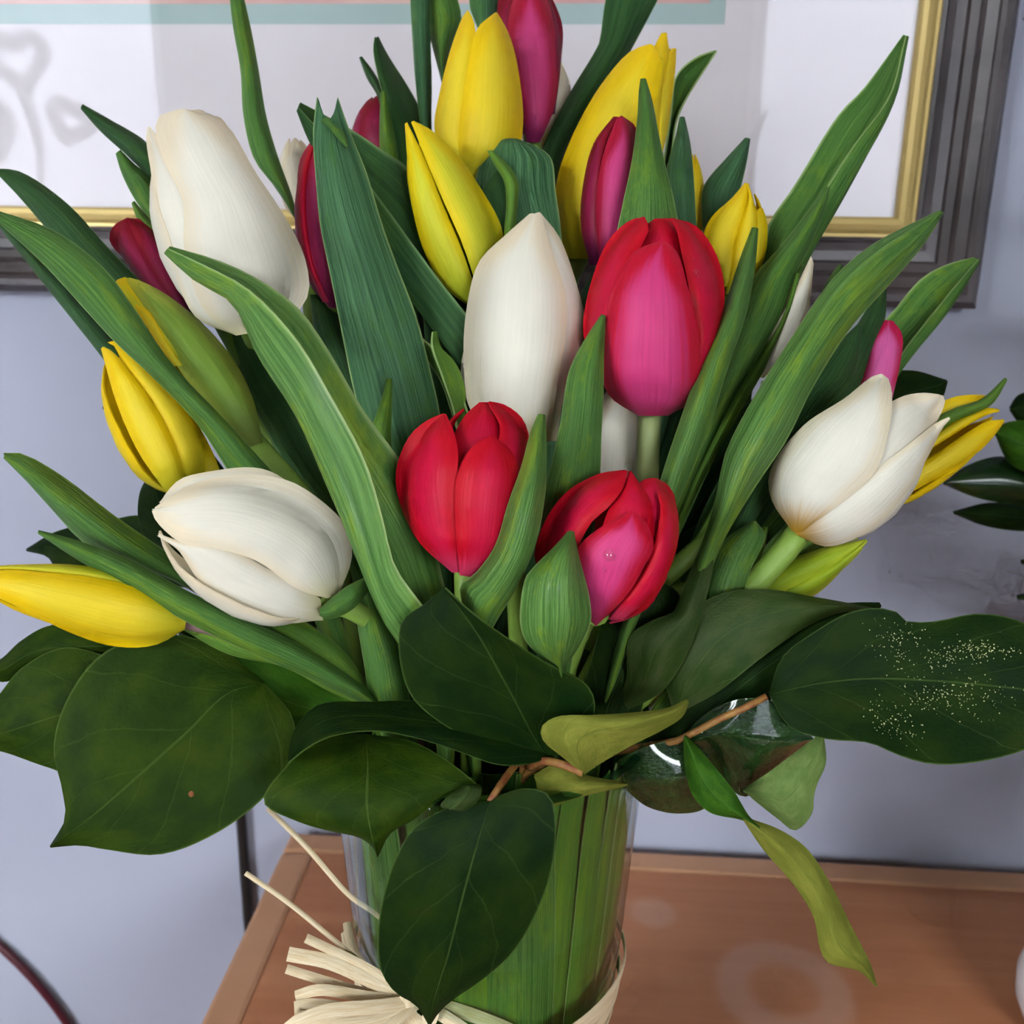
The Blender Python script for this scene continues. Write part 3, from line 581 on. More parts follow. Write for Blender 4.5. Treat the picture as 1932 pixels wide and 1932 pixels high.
b(r7, [[(252,380),(270,400),(300,430)], [(250,384),(262,415),(290,445)]], (.452, .452), mat='blade_lime')
b(t8, [[(432,-30),(441,50),(455,130),(461,220),(481,300),(520,352),(552,402),(592,482)], [(453,-30),(471,50),(486,130),(501,220),(521,290),(546,360),(567,420),(622,482)]], (.475, .472, .468, .462, .458), (.003, -.002, .005), 'blade')
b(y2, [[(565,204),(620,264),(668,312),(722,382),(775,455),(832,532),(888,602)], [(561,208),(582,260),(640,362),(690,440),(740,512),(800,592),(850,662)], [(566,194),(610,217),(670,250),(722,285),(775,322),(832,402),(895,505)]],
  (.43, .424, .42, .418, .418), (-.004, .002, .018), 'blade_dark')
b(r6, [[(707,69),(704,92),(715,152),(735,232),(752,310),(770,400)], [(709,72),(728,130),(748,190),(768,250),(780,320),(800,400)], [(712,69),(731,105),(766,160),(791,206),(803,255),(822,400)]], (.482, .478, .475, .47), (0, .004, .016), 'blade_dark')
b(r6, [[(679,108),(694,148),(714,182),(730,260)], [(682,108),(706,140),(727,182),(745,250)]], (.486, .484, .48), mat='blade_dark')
b(r6, [[(720,174),(718,222),(718,278),(726,345)], [(725,172),(736,222),(746,272),(757,345)]], (.472, .47, .466), mat='blade_lime')
b(y1, [[(774,-30),(778,50),(785,150),(795,242),(805,330)], [(812,-30),(811,80),(813,150),(813,242),(822,330)]], (.488, .482, .476, .47), mat='blade_blue')
b(y1, [[(800,-30),(811,62),(826,122),(842,190),(850,300)], [(854,-30),(869,36),(854,76),(842,122),(852,190),(870,300)]], (.494, .49, .486, .48), mat='blade')
b(r10, [[(889,-30),(887,10),(905,62),(912,122),(905,250)], [(936,-30),(939,15),(931,42),(936,122),(925,250)]], (.49, .49, .49), mat='blade_blue')
b(y1, [[(962,263),(934,268),(908,306),(898,350),(925,425),(950,500)], [(974,263),(1014,279),(1039,300),(1047,360),(1057,432),(1062,505)]], (.436, .432, .43, .432), (.006, -.004, .002), 'blade_blue')
b(y1, [[(950,312),(922,340),(908,372),(930,420),(948,470)], [(952,312),(958,345),(962,380),(968,430),(972,470)]], (.431, .427, .427, .429), (0, -.001, 0), 'blade_dark')
b(y1, [[(921,284),(935,312),(952,340),(957,380),(953,440),(955,490)], [(930,286),(962,318),(976,345),(975,380),(971,440),(970,490)]], (.424, .42, .42, .424), (.002, -.002, .002), 'blade_lime')
b(y3, [[(1156,-40),(1143,0),(1131,83),(1120,104),(1071,185),(1022,285),(1000,345),(980,450)], [(1262,-40),(1240,0),(1216,45),(1186,100),(1143,172),(1078,285),(1048,355),(1030,450)]], (.50, .494, .488, .48, .475), (.002, -.004, .006), 'blade_dark')
b(y3, [[(1346,97),(1312,110),(1277,143),(1268,200),(1258,270),(1240,380)], [(1352,96),(1322,142),(1297,182),(1277,226),(1268,285),(1255,380)]], (.49, .487, .484, .48), (.0, .005, -.002), 'blade')
b(r8, [[(1210,149),(1207,172),(1204,222),(1194,302),(1179,372),(1162,450)], [(1217,149),(1229,190),(1241,252),(1256,322),(1269,372),(1284,450)]], (.422, .418, .412, .414), mat='blade')
b(y5, [[(1284,221),(1275,262),(1261,312),(1258,335),(1272,445)], [(1290,221),(1301,272),(1307,332),(1313,445)]], (.452, .448, .446), mat='blade_blue')
b(y4, [[(1407,261),(1370,301),(1329,352),(1325,402),(1332,470)], [(1414,262),(1406,312),(1391,372),(1372,432),(1362,482)]], (.462, .458, .454), mat='blade_blue')
b(t6, [[(1705,66),(1628,170),(1584,215),(1498,352),(1450,424),(1440,470),(1400,590)], [(1713,69),(1683,188),(1630,294),(1580,386),(1536,460),(1500,530),(1450,640)], [(1709,68),(1678,182),(1612,272),(1560,352),(1500,460),(1465,530),(1420,640)]], (.455, .45, .44, .432, .43), (.016, .003, -.004), 'blade')
b(t6, [[(1559,354),(1503,430),(1457,484),(1422,525),(1378,625),(1330,760),(1282,905)], [(1564,353),(1556,392),(1529,458),(1500,516),(1468,602),(1400,722),(1340,852)]], (.425, .418, .412, .41, .412), (.006, -.004, .003), 'blade')
b(t6, [[(1504,515),(1480,590),(1440,665),(1390,742),(1345,832)], [(1508,517),(1490,590),(1444,690),(1412,746),(1352,852)]], (.416, .41, .408), mat='blade_lime')
b(r1, [[(1420,430),(1400,482),(1370,572),(1340,642),(1310,722),(1275,822),(1245,917),(1238,965)], [(1429,431),(1423,502),(1406,592),(1372,692),(1337,802),(1297,902),(1275,955)]], (.41, .392, .378, .372, .375), (.005, -.005, .005), 'blade_wet')
b(t4, [[(1770,399),(1640,467),(1570,530),(1500,630),(1430,740),(1376,840),(1366,870),(1350,950),(1330,1014),(1300,1090)], [(1779,400),(1742,460),(1682,530),(1602,620),(1532,730),(1482,830),(1422,920),(1364,1018),(1330,1100)]], (.405, .395, .385, .378, .38, .392), (.005, -.006, .006), 'blade_wet')
b(r9, [[(1838,486),(1790,499),(1740,525),(1690,582),(1664,614),(1640,705)], [(1848,491),(1812,546),(1772,601),(1722,661),(1692,702),(1662,765)], [(1846,489),(1800,542),(1755,597),(1708,657),(1680,702),(1650,760)]], (.47, .465, .46, .455), (.014, .002, -.003), 'blade')
b(r9, [[(1664,540),(1642,575),(1602,640),(1560,702),(1500,802)], [(1671,538),(1668,602),(1648,662),(1622,722),(1562,822)]], (.435, .43, .428), mat='blade_dark')
b(t4, [[(1618,614),(1590,640),(1530,702),(1470,802),(1420,902),(1390,965)], [(1623,616),(1621,662),(1602,722),(1562,762),(1502,842),(1452,932),(1422,985)]], (.425, .42, .416, .416), mat='blade_dark')
b(t6, [[(1584,500),(1568,522),(1545,562),(1520,612),(1485,680)], [(1589,501),(1581,531),(1563,558),(1540,622),(1510,690)]], (.432, .43, .428), mat='blade')
b(r3, [[(1136,594),(1100,650),(1075,702),(1060,792),(1045,862),(1030,922),(1022,985)], [(1141,596),(1138,662),(1137,742),(1133,822),(1131,892),(1122,985)]], (.372, .366, .366, .37), (.005, -.002, .003), 'blade')
b(r2, [[(1017,782),(1004,812),(985,882),(960,952),(935,1032),(895,1086),(870,1104),(876,1145)], [(1027,783),(1029,852),(1025,942),(1006,1032),(976,1102),(932,1177),(918,1205)]], (.345, .336, .332, .338, .35), (.006, -.005, .004), 'blade_wet')
b(r3, [[(1074,1003),(1050,1030),(1010,1070),(993,1092),(984,1182),(1000,1217),(1052,1258)], [(1081,1003),(1090,1050),(1109,1122),(1113,1172),(1096,1212),(1064,1258)]], (.336, .331, .33, .336, .35), (.005, -.006, .005), 'blade_wet')
b(t2, [[(768,628),(795,666),(830,716),(850,772),(868,832)], [(775,626),(812,652),(842,692),(866,735),(890,800)]], (.412, .408, .406), (.002, .002, -.002), 'blade')
b(t2, [[(816,626),(815,652),(835,712),(855,772),(866,825)], [(823,625),(831,656),(856,682),(874,722),(878,795)]], (.404, .402, .402), (-.003, .001, .004), 'blade_lime')
b(r2, [[(731,715),(722,752),(705,802),(690,855)], [(738,715),(738,762),(736,822),(738,875)]], (.392, .39, .39), mat='blade_lime')
b(t3, [[(7,856),(40,857),(110,895),(220,978),(340,1060),(480,1152),(640,1262)], [(9,861),(60,900),(120,950),(190,1005),(265,1055),(390,1120),(640,1280)], [(8,863),(50,905),(95,955),(165,1027),(240,1058),(340,1100),(640,1300)]], (.402, .396, .392, .39, .40), (.012, -.003, .010), 'blade')
b(y7, [[(72,1002),(130,1017),(240,1055),(340,1110),(460,1168),(580,1225),(692,1300)], [(74,1006),(150,1056),(250,1112),(346,1168),(455,1222),(570,1272),(694,1330)]], (.382, .376, .374, .378, .39), (.004, -.004, .004), 'blade')
b(y7, [[(360,1172),(450,1205),(560,1250),(640,1292),(700,1322)], [(345,1186),(430,1232),(540,1258),(620,1302),(694,1334)]], (.394, .39, .392, .40), mat='blade_lime')
b(t3, [[(470,1160),(560,1172),(640,1222),(686,1285),(704,1332)], [(480,1180),(540,1222),(600,1262),(660,1302),(690,1332)]], (.397, .395, .397, .402), mat='blade_lime')
b(t3, [[(652,1040),(668,1100),(675,1170),(690,1262),(700,1332),(722,1382)], [(660,1038),(705,1115),(740,1200),(757,1246),(772,1322),(784,1382)]], (.402, .396, .39, .39, .395), mat='blade')
b(y10, [[(1420,984),(1370,1020),(1345,1070),(1325,1126),(1318,1160)], [(1425,984),(1441,1010),(1416,1070),(1402,1116),(1392,1160)]], (.405, .40, .398), mat='blade_wet')
b(y10, [[(1444,994),(1425,1030),(1405,1072),(1390,1130)], [(1447,995),(1441,1030),(1418,1092),(1405,1140)]], (.412, .41, .408), mat='blade_lime')
b(y9, [[(1897,714),(1852,754),(1800,772),(1765,790),(1700,850)], [(1899,716),(1872,760),(1832,782),(1790,800),(1715,870)]], (.44, .437, .432), mat='blade_lime')
b(t3, [[(692,1090),(655,1108),(618,1138),(604,1150)], [(696,1112),(662,1150),(620,1166),(604,1160)]], (.378, .372, .374), (.002, -.003, .002), 'blade', root=False)
b(y8, [[(438,622),(452,700),(500,805),(560,905),(640,1005),(700,1105)], [(470,618),(560,705),(622,805),(682,905),(742,1005),(785,1105)]], (.435, .432, .43, .428), (.006, -.004, .006), 'blade_dark')
b(t1, [[(586,556),(600,650),(640,752),(700,855)], [(622,556),(664,650),(704,752),(745,855)]], (.44, .436, .434), mat='blade_dark')
b(t2, [[(800,600),(806,680),(820,780),(850,880)], [(880,590),(900,680),(900,780),(900,880)]], (.44, .438, .436), mat='blade_dark')
b(t4, [[(1400,790),(1370,880),(1330,960),(1290,1060)], [(1480,790),(1470,880),(1440,960),(1380,1080)]], (.432, .43, .43), mat='blade_dark')
# deeper leaves that fill the heart of the bouquet, darker green painting in the gap shade
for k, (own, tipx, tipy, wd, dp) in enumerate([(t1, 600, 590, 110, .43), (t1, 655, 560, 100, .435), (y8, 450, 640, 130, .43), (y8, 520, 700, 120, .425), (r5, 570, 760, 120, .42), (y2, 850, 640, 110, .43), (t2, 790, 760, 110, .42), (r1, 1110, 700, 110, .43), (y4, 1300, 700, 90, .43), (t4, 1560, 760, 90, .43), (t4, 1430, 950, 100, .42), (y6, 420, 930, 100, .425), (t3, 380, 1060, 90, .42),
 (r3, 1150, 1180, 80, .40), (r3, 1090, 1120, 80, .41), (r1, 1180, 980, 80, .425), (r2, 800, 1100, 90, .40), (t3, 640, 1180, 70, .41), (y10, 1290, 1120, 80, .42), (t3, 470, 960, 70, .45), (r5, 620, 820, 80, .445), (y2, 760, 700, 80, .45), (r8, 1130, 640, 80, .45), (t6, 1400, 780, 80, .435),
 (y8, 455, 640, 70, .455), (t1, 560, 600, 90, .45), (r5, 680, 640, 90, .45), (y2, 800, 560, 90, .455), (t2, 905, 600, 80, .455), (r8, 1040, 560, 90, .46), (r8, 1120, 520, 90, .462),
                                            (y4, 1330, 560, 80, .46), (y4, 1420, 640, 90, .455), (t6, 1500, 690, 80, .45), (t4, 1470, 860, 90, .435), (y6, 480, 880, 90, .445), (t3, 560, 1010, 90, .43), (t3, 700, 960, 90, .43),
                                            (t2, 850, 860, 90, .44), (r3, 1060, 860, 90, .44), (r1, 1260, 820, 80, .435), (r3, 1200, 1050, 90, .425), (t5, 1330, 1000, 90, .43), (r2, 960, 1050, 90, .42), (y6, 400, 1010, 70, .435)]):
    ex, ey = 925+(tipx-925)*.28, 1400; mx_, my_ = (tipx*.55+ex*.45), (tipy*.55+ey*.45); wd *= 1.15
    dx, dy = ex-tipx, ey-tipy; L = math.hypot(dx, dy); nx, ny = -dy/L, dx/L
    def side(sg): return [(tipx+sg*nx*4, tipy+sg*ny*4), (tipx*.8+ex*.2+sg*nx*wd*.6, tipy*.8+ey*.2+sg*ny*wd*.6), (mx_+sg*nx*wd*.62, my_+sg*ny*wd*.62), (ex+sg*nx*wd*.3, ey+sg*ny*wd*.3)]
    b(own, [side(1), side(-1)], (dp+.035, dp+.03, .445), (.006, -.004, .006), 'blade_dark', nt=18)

# ------------------------------------------------------------------ salal greenery, base -> tip
def sprig(label, twig=None, r=.0014):
    p = P(*twig[-1]); nk, bot = neck(p)
    o = empty('salal_sprig', bot, label, 'greenery', 'salal sprigs around the vase rim')
    pts = [P(*q) for q in twig]; tube('twig', pts+[nk, nk*.6+bot*.4, bot], r, M['twig'], o, n=8, seg=36)
    return o
def sl(o, lines, d, mat, off=(.003, -.002, .003), ripple=.0012, **kw): return blade(o, lines, d, off, mat, root=False, solid=.0006, ns=13, nt=30, ripple=ripple, crease=True, arch=.0007, **kw)
sA = sprig('broad dark salal leaves spreading left under the flat yellow tulip', [(470,1295,.408),(540,1330,.418),(640,1380,.42),(780,1440,.42)])
LEAF_LEFT = sl(sA, [[(500,1290),(400,1216),(290,1196),(190,1236),(126,1322),(102,1412),(118,1488),(124,1545),(95,1597)], [(500,1290),(430,1308),(350,1384),(250,1474),(170,1543),(95,1597)],
        [(500,1290),(548,1345),(558,1395),(540,1450),(490,1512),(400,1576),(300,1612),(200,1602),(150,1594),(95,1598)]], (.402, .39, .38, .372), 'salal_olive', (.004, -.002, .002))
sl(sA, [[(230,1205),(150,1180),(90,1182),(40,1210),(0,1246),(-40,1262)], [(230,1230),(150,1262),(60,1266),(5,1286),(-40,1266)]], (.42, .418, .416), 'salal_olive')
sl(sA, [[(240,1250),(120,1222),(40,1262),(0,1310),(-70,1402)], [(230,1310),(109,1350),(0,1384),(-70,1404)], [(230,1400),(150,1462),(90,1447),(0,1416),(-70,1406)]], (.412, .41, .41), 'salal_olive')
sl(sA, [[(700,1330),(600,1285),(500,1236),(400,1198),(335,1188)], [(700,1360),(610,1390),(520,1380),(450,1320),(380,1246),(335,1192)]], (.412, .41, .41), 'salal_mid')
sB = sprig('dark salal leaf pair folded over the front below the red tulips', [(1038,1432,.372),(1010,1450,.378),(985,1470,.385)])
sl(sB, [[(1032,1430),(905,1402),(795,1335),(766,1292),(752,1212),(760,1170),(800,1140),(838,1108)], [(1035,1430),(1010,1395),(960,1300),(905,1200),(870,1150),(838,1108)],
        [(1040,1430),(1102,1390),(1123,1330),(1106,1290),(1040,1256),(960,1206),(890,1155),(840,1109)]], (.372, .352, .34, .336), 'salal', (.006, .004, .000), ripple=.0006)
sl(sB, [[(1040,1422),(950,1352),(850,1326),(700,1325),(600,1331),(562,1368),(548,1405),(545,1436)], [(1045,1426),(1000,1441),(940,1443),(860,1416),(780,1391),(700,1379),(620,1391),(580,1411),(546,1438)]], (.372, .357, .35, .352), 'salal', (.012, .002, -.004), ripple=.0006)
sl(sB, [[(1100,1459),(1060,1426),(1025,1396),(1021,1372),(1050,1352),(1120,1350),(1200,1345),(1262,1336),(1296,1320)], [(1103,1459),(1130,1441),(1200,1401),(1250,1376),(1287,1351),(1299,1324)]], (.362, .352, .352, .36), 'salal_under', (-.002, -.004, .004))
sl(sB, [[(1050,1430),(1085,1330),(1115,1250),(1145,1150),(1195,1088)], [(1190,1410),(1222,1300),(1268,1200),(1280,1120),(1205,1084)]], (.402, .398, .398), 'salal')
tube('twig', [P(1000,1448,.376), P(1020,1436,.37), P(1060,1442,.363), P(1100,1458,.361)], .0016, M['twig'], sB, n=8, seg=14)
sC = sprig('two dark pointed salal leaves hanging over the front of the vase', [(925,1512,.353),(945,1480,.36),(985,1435,.378)])
sl(sC, [[(690,1386),(600,1391),(546,1440),(497,1512),(560,1548),(620,1566),(680,1579),(704,1597),(712,1616)], [(690,1386),(693,1450),(692,1520),(700,1570),(712,1616)],
        [(690,1386),(780,1401),(850,1440),(907,1488),(885,1482),(840,1502),(780,1546),(736,1571),(712,1616)]], (.376, .358, .352, .356), 'salal_olive', (.004, -.001, .004))
sl(sC, [[(880,1482),(850,1500),(832,1520),(845,1525)], [(882,1482),(905,1482),(906,1500),(880,1528),(848,1526)]], (.352, .35, .35), 'salal_grey')
sl(sC, [[(925,1512),(880,1511),(840,1526),(782,1561),(746,1621),(721,1702),(713,1772),(720,1832),(746,1871),(786,1896),(810,1934)], [(925,1512),(900,1592),(870,1702),(845,1802),(820,1882),(810,1934)],
        [(925,1512),(960,1494),(1000,1487),(1036,1500),(1048,1542),(1044,1622),(1020,1702),(970,1792),(910,1847),(860,1881),(830,1906),(811,1934)]], (.352, .352, .362, .380), 'salal', (.004, -.001, .003))
sD = sprig('glossy salal branch reaching right with large speckled leaf on an orange twig', [(1446,1314,.378),(1400,1338,.378),(1340,1364,.379),(1285,1395,.384),(1180,1415,.40),(1080,1450,.41)])
sl(sD, [[(1160,1336),(1182,1282),(1188,1202),(1230,1172),(1275,1152),(1295,1100),(1318,1050),(1333,1008)], [(1180,1342),(1250,1302),(1300,1222),(1330,1132),(1345,1062),(1336,1007)]], (.402, .386, .384, .39), 'salal_grey', (.002, -.002, .002))
sl(sD, [[(1270,1342),(1252,1252),(1296,1160),(1360,1121),(1440,1112),(1540,1128),(1650,1148)], [(1285,1342),(1352,1306),(1442,1236),(1522,1181),(1582,1156),(1650,1150)]], (.396, .388, .388, .392), 'salal_grey', (.004, -.002, .002))
sl(sD, [[(1215,1390),(1320,1290),(1430,1205),(1530,1150),(1600,1138),(1660,1138)], [(1300,1440),(1400,1360),(1480,1300),(1570,1230),(1640,1180),(1662,1142)]], (.398, .395, .395), 'salal')
LEAF_BIG = sl(sD, [[(1452,1308),(1476,1240),(1540,1190),(1600,1156),(1650,1147),(1690,1154),(1706,1171),(1760,1173),(1850,1158),(1940,1180),(2020,1260),(2070,1312)], [(1452,1310),(1540,1290),(1640,1280),(1780,1285),(1932,1300),(2070,1314)],
        [(1452,1312),(1490,1371),(1560,1394),(1640,1401),(1700,1426),(1760,1441),(1850,1436),(1940,1411),(2020,1362),(2070,1316)]], (.382, .374, .366, .36), 'salal', (.003, -.002, .004), ripple=.002)
LEAF_WET = sl(sD, [[(1283,1402),(1325,1352),(1400,1318),(1470,1328),(1532,1392)], [(1290,1400),(1360,1385),(1430,1395),(1490,1400),(1534,1394)], [(1290,1404),(1340,1442),(1402,1502),(1455,1472),(1533,1397)]], (.396, .39, .392), 'salal_soaked', (-.004, -.005, .010), ripple=.002)
LEAF_WET2 = sl(sD, [[(1180,1480),(1170,1440),(1220,1408),(1290,1398),(1335,1420)], [(1182,1490),(1222,1521),(1282,1534),(1332,1522),(1345,1480)]], (.398, .39, .39), 'salal_soaked', (-.003, -.004, .010), ripple=.002)
sl(sD, [[(1400,1490),(1440,1464),(1530,1398),(1549,1384)], [(1405,1495),(1468,1544),(1500,1566),(1532,1532),(1534,1505),(1541,1478),(1557,1440),(1553,1387)]], (.388, .384, .386), 'salal_pale', (.003, -.002, .002))
sl(sD, [[(1290,1389),(1294,1450),(1309,1502),(1340,1532),(1400,1546),(1432,1562)], [(1293,1387),(1342,1440),(1382,1490),(1412,1540),(1434,1562)]], (.38, .372, .37), 'salal_mid', (.004, -.002, .0))
sl(sD, [[(1402,1545),(1440,1601),(1500,1671),(1536,1731),(1548,1791),(1562,1815),(1622,1831),(1649,1857)], [(1413,1545),(1470,1566),(1521,1601),(1562,1661),(1602,1741),(1642,1821),(1654,1862)]], (.37, .368, .37, .376), 'salal_under', (.003, -.002, .003))
sl(sD, [[(1008,1462),(1050,1442),(1100,1462),(1182,1478)], [(1010,1470),(1030,1522),(1082,1506),(1184,1481)]], (.372, .362, .366), 'salal_under')
sE = sprig('dark salal leaves in shade behind the lying white tulip', [(330,1010,.46),(480,1100,.45),(700,1300,.44)])
sl(sE, [[(370,1040),(270,974),(200,984),(110,1002),(50,1036)], [(370,1110),(200,1094),(108,1072),(90,1050),(50,1039)]], (.46, .48, .50), 'salal')
sl(sE, [[(330,1055),(268,1002),(264,932),(284,893)], [(340,1055),(352,1002),(332,932),(290,894)]], (.44, .44, .44), 'salal')
sl(sE, [[(300,830),(262,782),(216,765),(194,768)], [(310,830),(272,802),(222,779),(194,771)]], (.48, .49, .50), 'salal')
sF = sprig('single dark salal leaf behind the bright pink tulip', [(1640,800,.47),(1500,960,.46),(1250,1250,.44)])
sl(sF, [[(1620,780),(1680,706),(1722,700),(1786,718)], [(1640,810),(1722,792),(1776,752),(1787,720)]], (.47, .468, .468), 'salal')

# ------------------------------------------------------------------ houseplant leaves
hl = lambda lines, d, mat='salal_wet': blade(hp, lines, d, (.004, -.003, .004), mat, root=False, ns=11, nt=22, ripple=.002)
hl([[(2040,925),(1940,880),(1890,862),(1832,876),(1779,910)], [(2040,948),(1935,951),(1852,941),(1780,913)]], (.56, .57, .575))
hl([[(2040,890),(1960,800),(1900,798),(1876,812)], [(2040,930),(1960,900),(1905,872),(1877,815)]], (.55, .555, .56), 'salal_mid')
hl([[(2040,960),(1940,953),(1862,950),(1798,966)], [(2040,985),(1940,1001),(1862,992),(1800,969)]], (.57, .58, .585), 'salal')
hl([[(2040,760),(1965,738),(1922,746),(1905,770)], [(2040,800),(1968,802),(1926,798),(1906,774)]], (.56, .565, .57), 'salal')
hl([[(2060,1090),(1980,1048),(1926,1058)], [(2060,1120),(1980,1078),(1926,1062)]], (.57, .575, .58), 'salal')
hl([[(2060,1160),(1980,1116),(1918,1124)], [(2060,1180),(1980,1140),(1919,1129)]], (.57, .575, .58), 'salal')
for q in ((2040, 935, .56), (2040, 910, .55), (2040, 972, .57), (2040, 780, .56), (2060, 1105, .57), (2060, 1170, .57)):
    p = P(*q); tube('leaf_stalk', [p, p*.6+np.array([pcx, pcy, ZT+.2])*.4+np.array([.03, 0, .03]), np.array([pcx+.01, pcy, ZT+.18]), np.array([pcx, pcy, ZT+.045])], .002, M['stem'], hp, n=6, seg=14)

# ------------------------------------------------------------------ vase, water, raffia
M['vase_glass'] = glass_mat('clear_vase_glass', (.90, .955, .93), 0.02, 1.45, 1.0)
M['water'] = glass_mat('vase_water', (.93, .96, .86), 0.0, 1.12, 1.0)
vs = empty('glass_vase', (0, 0, ZT), 'clear flared glass vase full of green stems on the wooden table', 'vase')
th = .0028; zs = np.linspace(0, .288, 30)
prof = [(.0005, .0006), (.046, .0006)]+[(vase_r(z), z+.0006) for z in zs]+[(vase_r(.288)-th*.5, .2905)]+[(vase_r(z)-th, z+.0006) for z in zs[::-1] if z > .012]+[(.04, .011), (.0005, .010)]
lathe('glass_wall', prof, (0, 0, ZT), M['vase_glass'], vs, n=96)
RIMG = glass_mat('green_glass_rim', (.35, .62, .56), 0.02, 1.5, 1.0)
tube('rim', [(.0662*math.cos(a), .0662*math.sin(a), ZT+.2895) for a in np.linspace(0, 2*math.pi, 73)], .0017, RIMG, vs, n=8, resample=False)
wl = .205
wprof = [(.0005, .0115), (.04, .0118)]+[(vase_r(z)-th-.0006, z) for z in np.linspace(.014, wl, 16)]+[(.0005, wl)]
wo = lathe('water', wprof, (0, 0, ZT), M['water'], None, n=64)
tag(wo, 'clear water filling the glass vase around the stems', 'water', kind='stuff')
t = NT('raffia'); u, v = t.uv(); st = t.noise(t.math('MULTIPLY', u, 14), t.math('MULTIPLY', v, 3), t.math('MULTIPLY', t.rand(), 50), 1.0, 4)
c = t.mix(t.ramp(st, .3, .7), lin((222, 196, 150)), lin((240, 226, 196))); t.prin(c, .6); n_ = t.bump(st, .4, .001); t.translucent(.2, c, n_); M['raffia'] = t.m
ra = empty('raffia_bow', (0, 0, ZT+.16), 'pale straw raffia tied in a bow around the glass vase', 'raffia bow')
zr0 = .168
for k in range(6):                             # strands wound round the vase
    z0 = zr0+(-.009+.0036*k)+random.uniform(-.001, .001); wdt = random.uniform(.003, .0055); V = []; uv = []; nn = 72; ph = random.uniform(0, 6); tl = random.uniform(-.004, .004)
    for i in range(nn+1):
        a = 2*math.pi*i/nn; zz = z0+tl*math.sin(a+ph)+.0012*math.sin(3*a+ph); rr = vase_r(zz)+.0012+.0007*k % .002+.0005*math.sin(5*a+ph)
        for s in (-1, 0, 1): V.append((rr*math.cos(a)+(.0004 if s == 0 else 0)*math.cos(a), rr*math.sin(a), ZT+zz+s*wdt/2)); uv.append(((s+1)/2, i/nn*8))
    mesh_obj('strand', V, grid_faces(3, nn+1), M['raffia'], ra, uv, solid=.0005, off=1.0)
def strand(pts, w0, twist=0.0, nt=24):
    c = spline([tuple(P(*q)) for q in pts], nt); T = np.gradient(c, axis=0); T /= np.linalg.norm(T, axis=1)[:, None]; V = []; uv = []
    for i in range(nt):
        vw = c[i]-CAM; vw /= np.linalg.norm(vw); a = np.cross(T[i], vw); a /= np.linalg.norm(a); bb = np.cross(T[i], a); an = twist*(i/(nt-1)-.3)
        wv = a*math.cos(an)+bb*math.sin(an)
        for s in (-1, -.3, .3, 1): V.append(c[i]+wv*s*w0/2+bb*.0006*(1-s*s)); uv.append(((s+1)/2, i/nt*3))
    mesh_obj('strand', V, grid_faces(4, nt), M['raffia'], ra, uv, solid=.0005, off=0.0)
K = (790, 1890, .402)                          # knot
strand([(463,1647,.40),(540,1700,.40),(620,1765,.402),(700,1830,.404),K], .0016)
strand([(505,1525,.41),(580,1600,.41),(660,1690,.41),(712,1727,.408),(770,1790,.41)], .0018, 1.0)
strand([(577,1770,.396),(630,1795,.398),(700,1830,.40),K], .0034, .6)
strand([(543,1800,.394),(620,1815,.396),(700,1850,.399),K], .0052, .2)
strand([(540,1828,.395),(610,1850,.397),(700,1875,.400),K], .0034, .8)
strand([(558,1880,.39),(600,1868,.39),(690,1880,.396),K], .0040, .3)
strand([K,(680,1905,.392),(600,1895,.388),(556,1900,.386),(570,1918,.384),(680,1915,.39),K], .0040, .5)
strand([K,(700,1900,.39),(600,1912,.382),(535,1950,.38),(560,1985,.38),(680,1945,.388),K], .0050, .6)
strand([K,(700,1925,.39),(620,1940,.384),(570,1975,.382),(640,1990,.384),(740,1930,.392),K], .0046, -.5)
strand([(655,1742,.43),(662,1780,.42),(690,1830,.41),(740,1870,.405),K], .0036, .4)
strand([(650,1760,.432),(658,1800,.42),(680,1840,.412),(730,1880,.406),K], .0030, -.4)
strand([(770,1850,.396),(800,1862,.392),(815,1900,.392),(800,1935,.395),(775,1920,.398),(768,1880,.398),(780,1855,.395)], .0060, .3)
strand([K,(860,1905,.398),(930,1930,.398),(1000,1960,.405)], .0050, .3)
strand([K,(850,1925,.394),(900,1960,.394),(960,2010,.40)], .0046, .5)
# leaf bases and stems pressed against the glass
def in_vase(own, ang, zlo, zhi, w, mat, lean=0.0, rr=.93):
    V = []; uv = []; nt = 16; ns = 7; zhi = max(zhi, .283)
    for i in range(nt):
        v = i/(nt-1); z = zhi+(zlo-zhi)*v; r = (vase_r(z)-th-.0016)*rr; ww = w*(.72+.28*math.sin(math.pi*min(1, .1+.8*v)))
        for j in range(ns):
            s_ = -1+2*j/(ns-1); a = ang+lean*v+s_*ww/r*.5; k = r-.0012*s_*s_
            V.append((k*math.cos(a), k*math.sin(a), ZT+z)); uv.append(((s_+1)/2, v))
    mesh_obj('leaf', V, grid_faces(ns, nt), M[mat], own, uv, solid=.0007, off=0.0)
in_vase(r3, -1.25, .085, .235, .030, 'blade', .1)
in_vase(r1, -.62, .06, .262, .016, 'blade_lime', .05)
in_vase(t4, -.25, .05, .255, .022, 'blade_lime', -.1)
in_vase(r2, -1.75, .03, .19, .024, 'blade_lime', .15)
in_vase(t3, -2.35, .05, .24, .026, 'blade', -.1)
in_vase(y7, -2.85, .06, .25, .026, 'blade_lime', .1)
in_vase(t2, -1.0, .02, .17, .020, 'blade_lime', -.1, .86)
in_vase(y10, .2, .04, .25, .026, 'blade', .1)
in_vase(t1, 2.4, .04, .25, .030, 'blade', .1); in_vase(r4, 1.3, .04, .25, .030, 'blade', .1)

